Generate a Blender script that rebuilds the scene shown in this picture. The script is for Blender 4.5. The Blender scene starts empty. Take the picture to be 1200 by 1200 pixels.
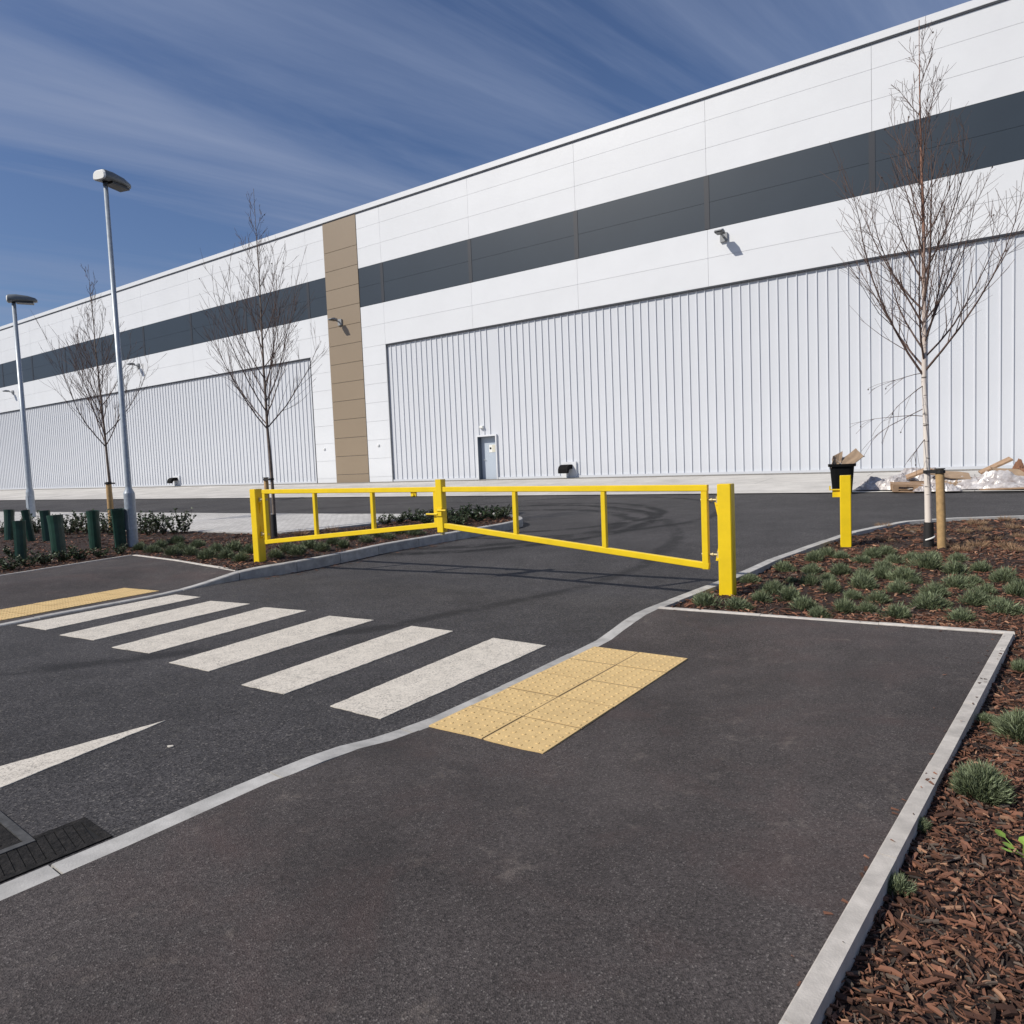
import bpy, math, random
from mathutils import Vector, Matrix, noise
from mathutils.geometry import delaunay_2d_cdt

random.seed(7)
C = bpy.context.scene
COL = C.collection
R = math.radians
PI = math.pi

# ------------------------------------------------------------------ camera model
FPX, ROLL, HY, EYE = 820.0, math.atan(0.041), 547.0, 1.5
PITCH = math.atan((600 - HY) * math.cos(ROLL) / FPX)
NX, NY = 0.55273329, 0.83335821          # unit vector square to the long facade, pointing at it
WALL_D = 28.4


def ray(px, py):
    X, Y = px - 600, py - 600
    xr = X * math.cos(ROLL) - Y * math.sin(ROLL)
    yr = X * math.sin(ROLL) + Y * math.cos(ROLL)
    f = FPX * math.cos(PITCH) - yr * math.sin(PITCH)
    u = -yr * math.cos(PITCH) - FPX * math.sin(PITCH)
    return Vector((xr / f, 1.0, u / f))


def terrain(x, y):
    s = NX * x + NY * y
    a = -NY * x + NX * y
    s = min(s, WALL_D + 1)
    e = 0.0 if s < 7 else ((s - 7) ** 2 / 4 if s < 9 else s - 8)
    return 0.0436 * e * min(2.2, max(0.7, 1 + 0.0077 * (a - 20)))


def at(px, py, field=None):
    """ground point of the survey: where the sight line through a photo position meets a height field"""
    v = ray(px, py)
    f = field or terrain
    t, dt = 0.4, 0.03
    while t < 160:
        if EYE + v.z * t < f(v.x * t, t):
            lo, hi = t - dt, t
            for _ in range(24):
                m = (lo + hi) / 2
                if EYE + v.z * m < f(v.x * m, m):
                    hi = m
                else:
                    lo = m
            return Vector((v.x * hi, hi, f(v.x * hi, hi)))
        t += dt
        dt = max(0.03, t * 0.004)
    return Vector((v.x * t, t, f(v.x * t, t)))


def off(dz):
    return lambda x, y: terrain(x, y) + dz


def sstep(a, b, x):
    t = min(1, max(0, (x - a) / (b - a)))
    return t * t * (3 - 2 * t)


# dropped kerbs at the crossing: the footways dip to road level at the tactile paving
_A, _B = at(496, 853), at(686, 762)
TR_O = _A.xy
TR_U = (_B.xy - _A.xy).normalized()
TR_V = Vector((TR_U.y, -TR_U.x))
TR_L = 2.0
_A, _B = at(190, 694), at(0, 730)
TL_O = _A.xy
TL_U = (_B.xy - _A.xy).normalized()
TL_V = Vector((TL_U.y, -TL_U.x))
if TL_V.y < 0:
    TL_V = -TL_V


def dip_right(x, y):
    d = Vector((x, y)) - TR_O
    u, v = d.dot(TR_U), d.dot(TR_V)
    return sstep(-0.95, -0.05, u) * (1 - sstep(TR_L + 0.05, TR_L + 0.95, u)) * (1 - sstep(0.9, 2.6, v))


def dip_left(x, y):
    d = Vector((x, y)) - TL_O
    u, v = d.dot(TL_U), d.dot(TL_V)
    return sstep(-1.7, -0.05, u) * (1 - sstep(0.9, 2.2, v))


UP = 0.12
UPL = 0.165


def foot_right(x, y):
    return terrain(x, y) + UP - (UP - 0.012) * dip_right(x, y)


def foot_left(x, y):
    return terrain(x, y) + UPL - (UPL - 0.012) * dip_left(x, y)


def bed_right(x, y):
    n = noise.noise(Vector((x * 0.9, y * 0.9, 3)))
    return terrain(x, y) + UP - 0.05 + 0.045 * n


def bed_left(x, y):
    n = noise.noise(Vector((x * 0.8, y * 0.8, 9)))
    return terrain(x, y) + UPL - 0.03 + 0.035 * n


# ------------------------------------------------------------------ materials
MATS = {}


def mat(name, col, rough=0.6, metal=0.0, vary=0.0, vscale=4.0, col2=None, bump=0.0, bscale=60.0, spec=0.5,
        island=0.0, alpha=1.0, dist=0.01):
    m = bpy.data.materials.new(name)
    m.use_nodes = True
    nt = m.node_tree
    N, L = nt.nodes, nt.links
    b = N['Principled BSDF']
    b.inputs['Roughness'].default_value = rough
    b.inputs['Metallic'].default_value = metal
    b.inputs['Specular IOR Level'].default_value = spec
    b.inputs['Alpha'].default_value = alpha
    c = (*col, 1)
    b.inputs['Base Color'].default_value = c
    tc = N.new('ShaderNodeTexCoord')
    out = None
    if vary or col2:
        nz = N.new('ShaderNodeTexNoise')
        nz.inputs['Scale'].default_value = vscale
        nz.inputs['Detail'].default_value = 6
        nz.inputs['Roughness'].default_value = 0.62
        L.new(tc.outputs['Object'], nz.inputs['Vector'])
        rp = N.new('ShaderNodeValToRGB')
        rp.color_ramp.elements[0].position = 0.32
        rp.color_ramp.elements[1].position = 0.7
        c2 = col2 if col2 else tuple(min(1, q * (1 + vary)) for q in col)
        c1 = col if col2 else tuple(q * (1 - vary) for q in col)
        rp.color_ramp.elements[0].color = (*c1, 1)
        rp.color_ramp.elements[1].color = (*c2, 1)
        L.new(nz.outputs['Fac'], rp.inputs['Fac'])
        out = rp.outputs['Color']
    if island:
        g = N.new('ShaderNodeNewGeometry')
        mr = N.new('ShaderNodeMapRange')
        mr.inputs['To Min'].default_value = 1 - island
        mr.inputs['To Max'].default_value = 1 + island
        L.new(g.outputs['Random Per Island'], mr.inputs['Value'])
        mx = N.new('ShaderNodeVectorMath')
        mx.operation = 'SCALE'
        if out is None:
            rgb = N.new('ShaderNodeRGB')
            rgb.outputs[0].default_value = c
            out = rgb.outputs[0]
        L.new(out, mx.inputs[0])
        L.new(mr.outputs[0], mx.inputs['Scale'])
        out = mx.outputs[0]
    if out is not None:
        L.new(out, b.inputs['Base Color'])
    if bump:
        nb = N.new('ShaderNodeTexNoise')
        nb.inputs['Scale'].default_value = bscale
        nb.inputs['Detail'].default_value = 5
        L.new(tc.outputs['Object'], nb.inputs['Vector'])
        bp = N.new('ShaderNodeBump')
        bp.inputs['Strength'].default_value = bump
        bp.inputs['Distance'].default_value = dist
        L.new(nb.outputs['Fac'], bp.inputs['Height'])
        L.new(bp.outputs['Normal'], b.inputs['Normal'])
    MATS[name] = m
    return m


def mathn(nt, op, a, b=None):
    n = nt.nodes.new('ShaderNodeMath')
    n.operation = op
    for i, q in enumerate((a, b)):
        if q is None:
            continue
        if isinstance(q, (int, float)):
            n.inputs[i].default_value = q
        else:
            nt.links.new(q, n.inputs[i])
    return n.outputs[0]


def mixc(nt, fac, a, b):
    n = nt.nodes.new('ShaderNodeMix')
    n.data_type = 'RGBA'
    for sock, q in ((n.inputs['Factor'], fac), (n.inputs['A'], a), (n.inputs['B'], b)):
        if isinstance(q, (int, float)):
            sock.default_value = q
        elif isinstance(q, tuple):
            sock.default_value = (*q, 1)
        else:
            nt.links.new(q, sock)
    return n.outputs['Result']


def noisen(nt, vec, scale, detail=4, rough=0.55, dist=0.0):
    n = nt.nodes.new('ShaderNodeTexNoise')
    n.inputs['Scale'].default_value = scale
    n.inputs['Detail'].default_value = detail
    n.inputs['Roughness'].default_value = rough
    n.inputs['Distortion'].default_value = dist
    nt.links.new(vec, n.inputs['Vector'])
    return n.outputs['Fac']


def rangen(nt, v, a, b, c=0.0, d=1.0):
    n = nt.nodes.new('ShaderNodeMapRange')
    n.inputs['From Min'].default_value = a
    n.inputs['From Max'].default_value = b
    n.inputs['To Min'].default_value = c
    n.inputs['To Max'].default_value = d
    nt.links.new(v, n.inputs['Value'])
    return n.outputs[0]


def asphalt(name, dark, light, pale, blot, stones, rings=(), dust=(0.16, 0.15, 0.13), dustamt=0.35, bump=0.5, ruddy=0.0):
    """bitumen with aggregate: every stone its own shade, broad patches, dusty scuffs, tyre arcs"""
    m = bpy.data.materials.new(name)
    m.use_nodes = True
    nt = m.node_tree
    N, L = nt.nodes, nt.links
    b = N['Principled BSDF']
    tc = N.new('ShaderNodeTexCoord')
    P = tc.outputs['Object']
    vo = N.new('ShaderNodeTexVoronoi')
    vo.inputs['Scale'].default_value = stones
    L.new(P, vo.inputs['Vector'])
    sep = N.new('ShaderNodeSeparateColor')
    L.new(vo.outputs['Color'], sep.inputs[0])
    grain = noisen(nt, P, stones * 0.45, 5, 0.75)
    st = mathn(nt, 'ADD', mathn(nt, 'MULTIPLY', sep.outputs[0], 0.5), mathn(nt, 'MULTIPLY', grain, 0.5))
    c = mixc(nt, rangen(nt, st, 0.25, 0.8), dark, light)
    hot = rangen(nt, sep.outputs[1], 0.93, 0.965)
    c = mixc(nt, mathn(nt, 'MULTIPLY', hot, 0.45), c, pale)
    big = rangen(nt, noisen(nt, P, blot, 5, 0.6), 0.36, 0.66)
    big2 = rangen(nt, noisen(nt, P, blot * 4.3, 7, 0.72, 0.1), 0.4, 0.68)
    sc = mathn(nt, 'ADD', 0.66, mathn(nt, 'ADD', mathn(nt, 'MULTIPLY', big, 0.40), mathn(nt, 'MULTIPLY', big2, 0.38)))
    vm = N.new('ShaderNodeVectorMath')
    vm.operation = 'SCALE'
    L.new(c, vm.inputs[0])
    L.new(sc, vm.inputs['Scale'])
    c = vm.outputs[0]
    if dustamt:
        if ruddy:
            rd = rangen(nt, noisen(nt, P, 1.4, 6, 0.68, 0.4), 0.5, 0.68)
            c = mixc(nt, mathn(nt, 'MULTIPLY', rd, ruddy), c, (0.098, 0.060, 0.054))
        d1 = noisen(nt, P, 4.2, 9, 0.80, 0.15)
        c = mixc(nt, mathn(nt, 'MULTIPLY', rangen(nt, d1, 0.57, 0.68), dustamt), c, dust)
    if rings:
        sx = N.new('ShaderNodeSeparateXYZ')
        L.new(P, sx.inputs[0])
        wob = noisen(nt, P, 0.5, 2)
        brk = rangen(nt, noisen(nt, P, 1.7, 4, 0.7), 0.36, 0.5)
        for (cx, cy, r, w, k) in rings:
            dx = mathn(nt, 'SUBTRACT', sx.outputs[0], cx)
            dy = mathn(nt, 'SUBTRACT', sx.outputs[1], cy)
            d = mathn(nt, 'SQRT', mathn(nt, 'ADD', mathn(nt, 'MULTIPLY', dx, dx), mathn(nt, 'MULTIPLY', dy, dy)))
            d = mathn(nt, 'ADD', d, mathn(nt, 'MULTIPLY', wob, 0.5))
            e = mathn(nt, 'ABSOLUTE', mathn(nt, 'SUBTRACT', d, r))
            f = mathn(nt, 'MULTIPLY', rangen(nt, e, w, w * 0.35), mathn(nt, 'MULTIPLY', brk, k))
            c = mixc(nt, f, c, tuple(q * 0.35 for q in dark))
    L.new(c, b.inputs['Base Color'])
    b.inputs['Roughness'].default_value = 0.82
    b.inputs['Specular IOR Level'].default_value = 0.35
    bp = N.new('ShaderNodeBump')
    bp.inputs['Strength'].default_value = bump
    bp.inputs['Distance'].default_value = 0.006
    L.new(mathn(nt, 'ADD', vo.outputs['Distance'], grain), bp.inputs['Height'])
    L.new(bp.outputs['Normal'], b.inputs['Normal'])
    MATS[name] = m
    return m


def paved(name, c1, c2, mortar, bw, bh, ang, msize, vary=0.5):
    m = bpy.data.materials.new(name)
    m.use_nodes = True
    nt = m.node_tree
    N, L = nt.nodes, nt.links
    b = N['Principled BSDF']
    tc = N.new('ShaderNodeTexCoord')
    mp = N.new('ShaderNodeMapping')
    mp.inputs['Rotation'].default_value = (0, 0, ang)
    L.new(tc.outputs['Object'], mp.inputs['Vector'])
    br = N.new('ShaderNodeTexBrick')
    br.inputs['Color1'].default_value = (*c1, 1)
    br.inputs['Color2'].default_value = (*c2, 1)
    br.inputs['Mortar'].default_value = (*mortar, 1)
    br.inputs['Scale'].default_value = 1
    br.inputs['Mortar Size'].default_value = msize
    br.inputs['Brick Width'].default_value = bw
    br.inputs['Row Height'].default_value = bh
    L.new(mp.outputs[0], br.inputs['Vector'])
    nz = rangen(nt, noisen(nt, tc.outputs['Object'], 0.7, 6, 0.65), 0.3, 0.7, 1 - 0.25 * vary, 1 + 0.2 * vary)
    nz2 = rangen(nt, noisen(nt, tc.outputs['Object'], 25, 4, 0.6), 0.3, 0.7, 0.93, 1.06)
    vm = N.new('ShaderNodeVectorMath')
    vm.operation = 'SCALE'
    L.new(br.outputs['Color'], vm.inputs[0])
    L.new(mathn(nt, 'MULTIPLY', nz, nz2), vm.inputs['Scale'])
    L.new(vm.outputs[0], b.inputs['Base Color'])
    b.inputs['Roughness'].default_value = 0.85
    MATS[name] = m
    return m


WALL_ANG = math.atan2(-NX, NY)           # facade direction (to the right along the wall)

asphalt('road_asphalt', (0.014, 0.0132, 0.0145), (0.085, 0.080, 0.081), (0.24, 0.22, 0.2), 0.35, 115,
        rings=((-0.9, 16.2, 4.3, 0.20, 1.0), (-0.6, 15.8, 3.4, 0.26, 0.85), (0.6, 17.2, 3.2, 0.18, 0.95),
               (0.9, 17.6, 4.5, 0.16, 0.8), (-6.0, 14.6, 9.4, 0.16, 0.6)), dustamt=0.24)
asphalt('path_asphalt', (0.029, 0.0245, 0.0235), (0.096, 0.082, 0.078), (0.22, 0.2, 0.185), 0.45, 190, dust=(0.22, 0.185, 0.16), dustamt=0.40, ruddy=0.30)
mat('soil', (0.030, 0.014, 0.009), 0.95, vary=0.5, vscale=30, bump=0.9, bscale=45, dist=0.04)
mat('ground_soil', (0.10, 0.085, 0.06), 0.95, vary=0.3, vscale=0.4)
mat('kerb_concrete', (0.40, 0.39, 0.37), 0.85, vary=0.24, vscale=7, bump=0.35, bscale=120, island=0.10, dist=0.004)
mat('edging_concrete', (0.50, 0.465, 0.42), 0.88, vary=0.2, vscale=11, bump=0.4, bscale=130, island=0.06, dist=0.004)
paved('apron_concrete', (0.53, 0.51, 0.475), (0.49, 0.47, 0.44), (0.25, 0.24, 0.225), 6.0, 2.6, -WALL_ANG, 0.012, 0.9)
paved('block_paving', (0.56, 0.545, 0.52), (0.46, 0.445, 0.425), (0.20, 0.19, 0.18), 0.2, 0.1, -WALL_ANG + R(0), 0.006, 0.6)
mat('gravel_margin', (0.24, 0.225, 0.20), 0.95, vary=0.3, vscale=14, bump=0.8, bscale=40, dist=0.03)
mat('white_panel', (0.70, 0.715, 0.735), 0.42, vary=0.025, vscale=0.5, spec=0.4, island=0.012, bump=0.25, bscale=0.9, dist=0.03)
mat('white_rib', (0.60, 0.62, 0.655), 0.45, vary=0.015, vscale=0.4, spec=0.4)
mat('grey_flashing', (0.22, 0.23, 0.24), 0.45)
mat('panel_shadow_gap', (0.60, 0.61, 0.63), 0.8)
mat('dark_panel', (0.025, 0.037, 0.051), 0.38, vary=0.05, vscale=0.6, spec=0.45)
mat('dark_joint', (0.017, 0.021, 0.030), 0.5)
mat('brown_panel', (0.265, 0.205, 0.140), 0.45, vary=0.02, vscale=0.6, island=0.01)
mat('roof_sheet', (0.55, 0.56, 0.57), 0.6)
mat('door_paint', (0.45, 0.51, 0.58), 0.45)
mat('door_reveal_shade', (0.10, 0.125, 0.16), 0.5)  # dark tone paints the shade inside the door recess
mat('sign_white', (0.8, 0.8, 0.76), 0.5)
mat('sign_yellow', (0.62, 0.60, 0.50), 0.5)
mat('black_plastic', (0.005, 0.005, 0.0055), 0.75, vary=0.2, vscale=12, spec=0.15)
mat('galvanised', (0.36, 0.40, 0.44), 0.42, metal=0.25, vary=0.14, vscale=14)
mat('lamp_grey', (0.60, 0.62, 0.63), 0.45)
mat('lamp_shell', (0.14, 0.155, 0.165), 0.4)
mat('lamp_dark', (0.04, 0.042, 0.045), 0.35)
mat('flood_grey', (0.27, 0.28, 0.29), 0.5)
mat('yellow_paint', (0.82, 0.575, 0.007), 0.42, vary=0.07, vscale=4, bump=0.07, bscale=28)
mat('zinc', (0.55, 0.47, 0.27), 0.45, metal=0.4)
mat('birch_white', (0.62, 0.56, 0.49), 0.8)
mat('twig', (0.105, 0.064, 0.050), 0.75, vary=0.35, vscale=2.2)
mat('old_leaf', (0.10, 0.055, 0.03), 0.85)
mat('stake_wood', (0.42, 0.27, 0.12), 0.8, vary=0.22, vscale=14, bump=0.3, bscale=50)
mat('rubber', (0.015, 0.014, 0.014), 0.7)
mat('guard_green', (0.010, 0.046, 0.032), 0.38, vary=0.3, vscale=9)
mat('lavender_leaf', (0.100, 0.125, 0.058), 0.75, island=0.55)
mat('lavender_tip', (0.205, 0.245, 0.14), 0.75, island=0.4)
mat('shrub_leaf', (0.045, 0.070, 0.028), 0.55, island=0.55)
mat('shrub_stem', (0.06, 0.035, 0.02), 0.8)
mat('dry_grass', (0.30, 0.195, 0.115), 0.85, island=0.4)
mat('lime_leaf', (0.20, 0.31, 0.05), 0.55, island=0.25)
mat('bark_chip', (0.135, 0.060, 0.035), 0.85, island=0.95)
mat('pale_chip', (0.36, 0.20, 0.12), 0.85, island=0.4)
mat('grey_chip', (0.10, 0.075, 0.058), 0.9, island=0.7)
mat('pallet_wood', (0.36, 0.235, 0.145), 0.85, vary=0.25, vscale=7)
mat('cardboard', (0.31, 0.22, 0.145), 0.85, vary=0.12, vscale=5)
mat('film', (0.26, 0.22, 0.205), 0.32, col2=(0.56, 0.545, 0.545), vscale=7, spec=0.6)
mat('cast_iron', (0.015, 0.0135, 0.0125), 0.85, vary=0.75, vscale=26, bump=0.8, bscale=70, spec=0.25)
mat('worn_iron', (0.055, 0.055, 0.055), 0.75, vary=0.5, vscale=25)
mat('rust', (0.09, 0.045, 0.022), 0.9)
mat('void_shade', (0.006, 0.006, 0.006), 0.95)
mat('joint_sand', (0.17, 0.115, 0.06), 0.95)
mat('red_cloth', (0.22, 0.105, 0.06), 0.85)


def worn_paint(name, col, under, crack=0.5, psc=120, pth=0.52):
    m = bpy.data.materials.new(name)
    m.use_nodes = True
    nt = m.node_tree
    N, L = nt.nodes, nt.links
    b = N['Principled BSDF']
    P = N.new('ShaderNodeTexCoord').outputs['Object']
    pit = rangen(nt, noisen(nt, P, psc, 5, 0.78), pth, pth + 0.13)
    wear = rangen(nt, noisen(nt, P, 4.5, 6, 0.7), 0.36, 0.66)
    base = mixc(nt, rangen(nt, noisen(nt, P, 6, 6, 0.7), 0.3, 0.75), tuple(q * 0.76 for q in col), col)
    c = mixc(nt, mathn(nt, 'MULTIPLY', pit, rangen(nt, wear, 0, 1, 0.3, 0.9)), base, under)
    vo = N.new('ShaderNodeTexVoronoi')
    vo.feature = 'DISTANCE_TO_EDGE'
    vo.inputs['Scale'].default_value = 3.2
    wv = N.new('ShaderNodeMix')
    wv.data_type = 'VECTOR'
    nn = N.new('ShaderNodeTexNoise')
    nn.inputs['Scale'].default_value = 5
    L.new(P, nn.inputs['Vector'])
    wv.inputs['Factor'].default_value = 0.12
    L.new(P, wv.inputs['A'])
    L.new(nn.outputs['Color'], wv.inputs['B'])
    L.new(wv.outputs['Result'], vo.inputs['Vector'])
    cr = mathn(nt, 'MULTIPLY', rangen(nt, vo.outputs['Distance'], 0.012, 0.002),
               mathn(nt, 'MULTIPLY', rangen(nt, noisen(nt, P, 1.3, 2), 0.5, 0.62), crack))
    c = mixc(nt, cr, c, under)
    L.new(c, b.inputs['Base Color'])
    b.inputs['Roughness'].default_value = 0.75
    bp = N.new('ShaderNodeBump')
    bp.inputs['Strength'].default_value = 0.35
    bp.inputs['Distance'].default_value = 0.004
    L.new(noisen(nt, P, 110, 4, 0.7), bp.inputs['Height'])
    L.new(bp.outputs['Normal'], b.inputs['Normal'])
    MATS[name] = m
    return m


worn_paint('road_paint', (0.75, 0.69, 0.595), (0.075, 0.07, 0.066), 0.35, 75, 0.49)
worn_paint('tactile_buff', (0.74, 0.525, 0.235), (0.50, 0.33, 0.14), 0.0)


def birch_bark():
    m = bpy.data.materials.new('birch_bark')
    m.use_nodes = True
    nt = m.node_tree
    N, L = nt.nodes, nt.links
    b = N['Principled BSDF']
    tc = N.new('ShaderNodeTexCoord')
    mp = N.new('ShaderNodeMapping')
    mp.inputs['Scale'].default_value = (5, 5, 22)
    L.new(tc.outputs['Object'], mp.inputs['Vector'])
    lent = rangen(nt, noisen(nt, mp.outputs[0], 1.0, 5, 0.6), 0.60, 0.67)
    sx = N.new('ShaderNodeSeparateXYZ')
    L.new(tc.outputs['Object'], sx.inputs[0])
    up = rangen(nt, mathn(nt, 'ADD', sx.outputs[2], mathn(nt, 'MULTIPLY', noisen(nt, tc.outputs['Object'], 3, 4), 1.6)), 2.9, 5.2)
    base = mixc(nt, up, (0.72, 0.655, 0.59), (0.26, 0.13, 0.085))
    c = mixc(nt, mathn(nt, 'MULTIPLY', lent, 0.9), base, (0.05, 0.035, 0.03))
    L.new(c, b.inputs['Base Color'])
    b.inputs['Roughness'].default_value = 0.75
    MATS['birch_bark'] = m


def brown_bark():
    m = mat('brown_bark', (0.10, 0.075, 0.06), 0.8, col2=(0.24, 0.19, 0.155), vscale=9)
    return m


birch_bark()
brown_bark()


# ------------------------------------------------------------------ mesh helpers
class MB:
    """collects shapes for ONE mesh object"""

    def __init__(self):
        self.v, self.f, self.mi, self.sm = [], [], [], []

    def add(self, vs, fs, mi=0, sm=False):
        k = len(self.v)
        self.v += [tuple(q) for q in vs]
        for f in fs:
            self.f.append(tuple(i + k for i in f))
            self.mi.append(mi)
            self.sm.append(sm)

    def box(self, x0, x1, y0, y1, z0, z1, mi=0):
        vs = [(x, y, z) for z in (z0, z1) for y in (y0, y1) for x in (x0, x1)]
        self.add(vs, [(0, 2, 3, 1), (4, 5, 7, 6), (0, 1, 5, 4), (2, 6, 7, 3), (0, 4, 6, 2), (1, 3, 7, 5)], mi)

    def beam(self, p, q, w, hgt, up=(0, 0, 1), mi=0, ch=0.0):
        """chamfered box section from p to q"""
        p, q = Vector(p), Vector(q)
        d = (q - p).normalized()
        s = d.cross(Vector(up))
        if s.length < 1e-6:
            s = d.cross(Vector((1, 0, 0)))
        s.normalize()
        u = s.cross(d).normalized()
        a, b = w / 2, hgt / 2
        if ch:
            prof = [(-a + ch, -b), (a - ch, -b), (a, -b + ch), (a, b - ch), (a - ch, b), (-a + ch, b), (-a, b - ch), (-a, -b + ch)]
        else:
            prof = [(-a, -b), (a, -b), (a, b), (-a, b)]
        n = len(prof)
        vs = [p + s * x + u * y for x, y in prof] + [q + s * x + u * y for x, y in prof]
        fs = [(i, (i + 1) % n, n + (i + 1) % n, n + i) for i in range(n)]
        fs += [tuple(range(n))[::-1], tuple(range(n, 2 * n))]
        self.add(vs, fs, mi)

    def tube(self, pts, rad, n=8, mi=0, cap=True, sm=True):
        pts = [Vector(p) for p in pts]
        if not hasattr(rad, '__len__'):
            rad = [rad] * len(pts)
        vs, fs = [], []
        ref = None
        for i, p in enumerate(pts):
            d = (pts[min(i + 1, len(pts) - 1)] - pts[max(i - 1, 0)]).normalized()
            if ref is None:
                ref = d.orthogonal().normalized()
            s = (ref - d * ref.dot(d))
            s = s.normalized() if s.length > 1e-6 else d.orthogonal().normalized()
            ref = s
            u = d.cross(s)
            for k in range(n):
                t = 2 * PI * k / n
                vs.append(p + (s * math.cos(t) + u * math.sin(t)) * rad[i])
        for i in range(len(pts) - 1):
            for k in range(n):
                fs.append((i * n + k, i * n + (k + 1) % n, (i + 1) * n + (k + 1) % n, (i + 1) * n + k))
        self.add(vs, fs, mi, sm)
        if cap:
            m = len(pts) - 1
            self.add(vs[:n], [tuple(range(n))[::-1]], mi)
            self.add(vs[m * n:], [tuple(range(n))], mi)

    def lathe(self, prof, n=16, mi=0, c=(0, 0, 0), sm=True):
        vs, fs = [], []
        for r, z in prof:
            for k in range(n):
                t = 2 * PI * k / n
                vs.append((c[0] + r * math.cos(t), c[1] + r * math.sin(t), c[2] + z))
        for i in range(len(prof) - 1):
            for k in range(n):
                fs.append((i * n + k, i * n + (k + 1) % n, (i + 1) * n + (k + 1) % n, (i + 1) * n + k))
        self.add(vs, fs, mi, sm)

    def build(self, name, mats, parent=None, loc=None, rot=None):
        me = bpy.data.meshes.new(name)
        me.from_pydata(self.v, [], self.f)
        for m in (mats if isinstance(mats, (list, tuple)) else [mats]):
            me.materials.append(MATS[m])
        me.polygons.foreach_set('material_index', self.mi)
        me.polygons.foreach_set('use_smooth', self.sm)
        me.update()
        o = bpy.data.objects.new(name, me)
        COL.objects.link(o)
        if parent:
            o.parent = parent
        if loc is not None:
            o.location = loc
        if rot is not None:
            o.rotation_euler = rot
        return o


def tag(o, label=None, cat=None, group=None, kind=None):
    if label:
        o['label'] = label
    if cat:
        o['category'] = cat
    if group:
        o['group'] = group
    if kind:
        o['kind'] = kind
    return o


def empty(name, loc=(0, 0, 0), rz=0.0):
    o = bpy.data.objects.new(name, None)
    o.empty_display_size = 0.2
    COL.objects.link(o)
    o.location = loc
    o.rotation_euler = (0, 0, rz)
    return o


def copy_thing(o, parent=None):
    c = o.copy()
    COL.objects.link(c)
    c.parent = parent
    for ch in list(o.children):
        copy_thing(ch, c)
    return c


def offset_line(pts, d):
    """polyline moved sideways by d (positive = right-hand side)"""
    out = []
    for i, p in enumerate(pts):
        a = pts[max(i - 1, 0)]
        b = pts[min(i + 1, len(pts) - 1)]
        t0 = (p - a).normalized() if i else (b - p).normalized()
        t1 = (b - p).normalized() if i < len(pts) - 1 else t0
        n0, n1 = Vector((t0.y, -t0.x)), Vector((t1.y, -t1.x))
        m = n0 + n1
        m = m.normalized() if m.length > 1e-6 else n0
        out.append(p + m * d / max(0.5, m.dot(n0)))
    return out


def resample(pts, step):
    out = [pts[0].copy()]
    for a, b in zip(pts, pts[1:]):
        n = max(1, int((b - a).length / step + 0.5))
        for k in range(1, n + 1):
            out.append(a.lerp(b, k / n))
    return out


def smooth_line(pts, it=2):
    for _ in range(it):
        q = [pts[0]]
        for a, b in zip(pts, pts[1:]):
            q += [a.lerp(b, 0.25), a.lerp(b, 0.75)]
        q.append(pts[-1])
        pts = q
    return pts


def inside(p, poly):
    c = False
    j = len(poly) - 1
    for i in range(len(poly)):
        a, b = poly[i], poly[j]
        if (a.y > p.y) != (b.y > p.y) and p.x < (b.x - a.x) * (p.y - a.y) / (b.y - a.y) + a.x:
            c = not c
        j = i
    return c


def sheet(name, poly, field, step, m, near=None):
    """flat-lying surface inside a closed outline, draped on a height field"""
    edge = resample(poly + [poly[0]], step)[:-1]
    xs = [p.x for p in poly]
    ys = [p.y for p in poly]
    pts = []
    y = min(ys)
    while y < max(ys):
        x = min(xs)
        while x < max(xs):
            p = Vector((x + random.uniform(-.1, .1) * step, y + random.uniform(-.1, .1) * step))
            if inside(p, poly):
                pts.append(p)
            x += step
        y += step
    n = len(edge)
    vs, _, fs, _, _, _ = delaunay_2d_cdt(edge + pts, [(i, (i + 1) % n) for i in range(n)], [], 1, 1e-5)
    mb = MB()
    mb.add([(v.x, v.y, field(v.x, v.y)) for v in vs], fs, 0, True)
    o = mb.build(name, m)
    if o.data.polygons and sum(p.normal.z for p in o.data.polygons) < 0:
        o.data.flip_normals()
    return o


def strip_units(mb, front, back, top, bot_f, unit, gap, bev=0.012, mi=0):
    """concrete kerb units laid end to end between two lines"""
    def length(ps):
        L = [0]
        for a, b in zip(ps, ps[1:]):
            L.append(L[-1] + (b - a).length)
        return L

    LF = length(front)

    def ev(ps, s):
        for i in range(len(LF) - 1):
            if s <= LF[i + 1] or i == len(LF) - 2:
                t = (s - LF[i]) / max(1e-9, LF[i + 1] - LF[i])
                return ps[i].lerp(ps[i + 1], min(1.0, max(0, t)))
    s = 0.0
    while s < LF[-1] - 0.05:
        e = min(LF[-1], s + unit)
        k = 5
        ju = random.uniform(-.003, .003)
        rows = []
        for j in range(k):
            q = s + gap + (e - s - 2 * gap) * j / (k - 1)
            f, b = ev(front, q), ev(back, q)
            zt, zb = top(f.x, f.y) + ju, top(b.x, b.y) + ju
            zf = bot_f(f.x, f.y)
            w = (b - f).normalized() * bev
            rows.append([(f.x, f.y, zf), (f.x, f.y, zt - bev), (f.x + w.x, f.y + w.y, zt), (b.x, b.y, zb), (b.x, b.y, zf)])
        vs = [p for r in rows for p in r]
        fs = []
        for j in range(k - 1):
            for i in range(4):
                fs.append((j * 5 + i, (j + 1) * 5 + i, (j + 1) * 5 + i + 1, j * 5 + i + 1))
        fs.append((0, 1, 2, 3, 4))
        m = (k - 1) * 5
        fs.append((m + 4, m + 3, m + 2, m + 1, m))
        mb.add(vs, fs, mi)
        s = e


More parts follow.
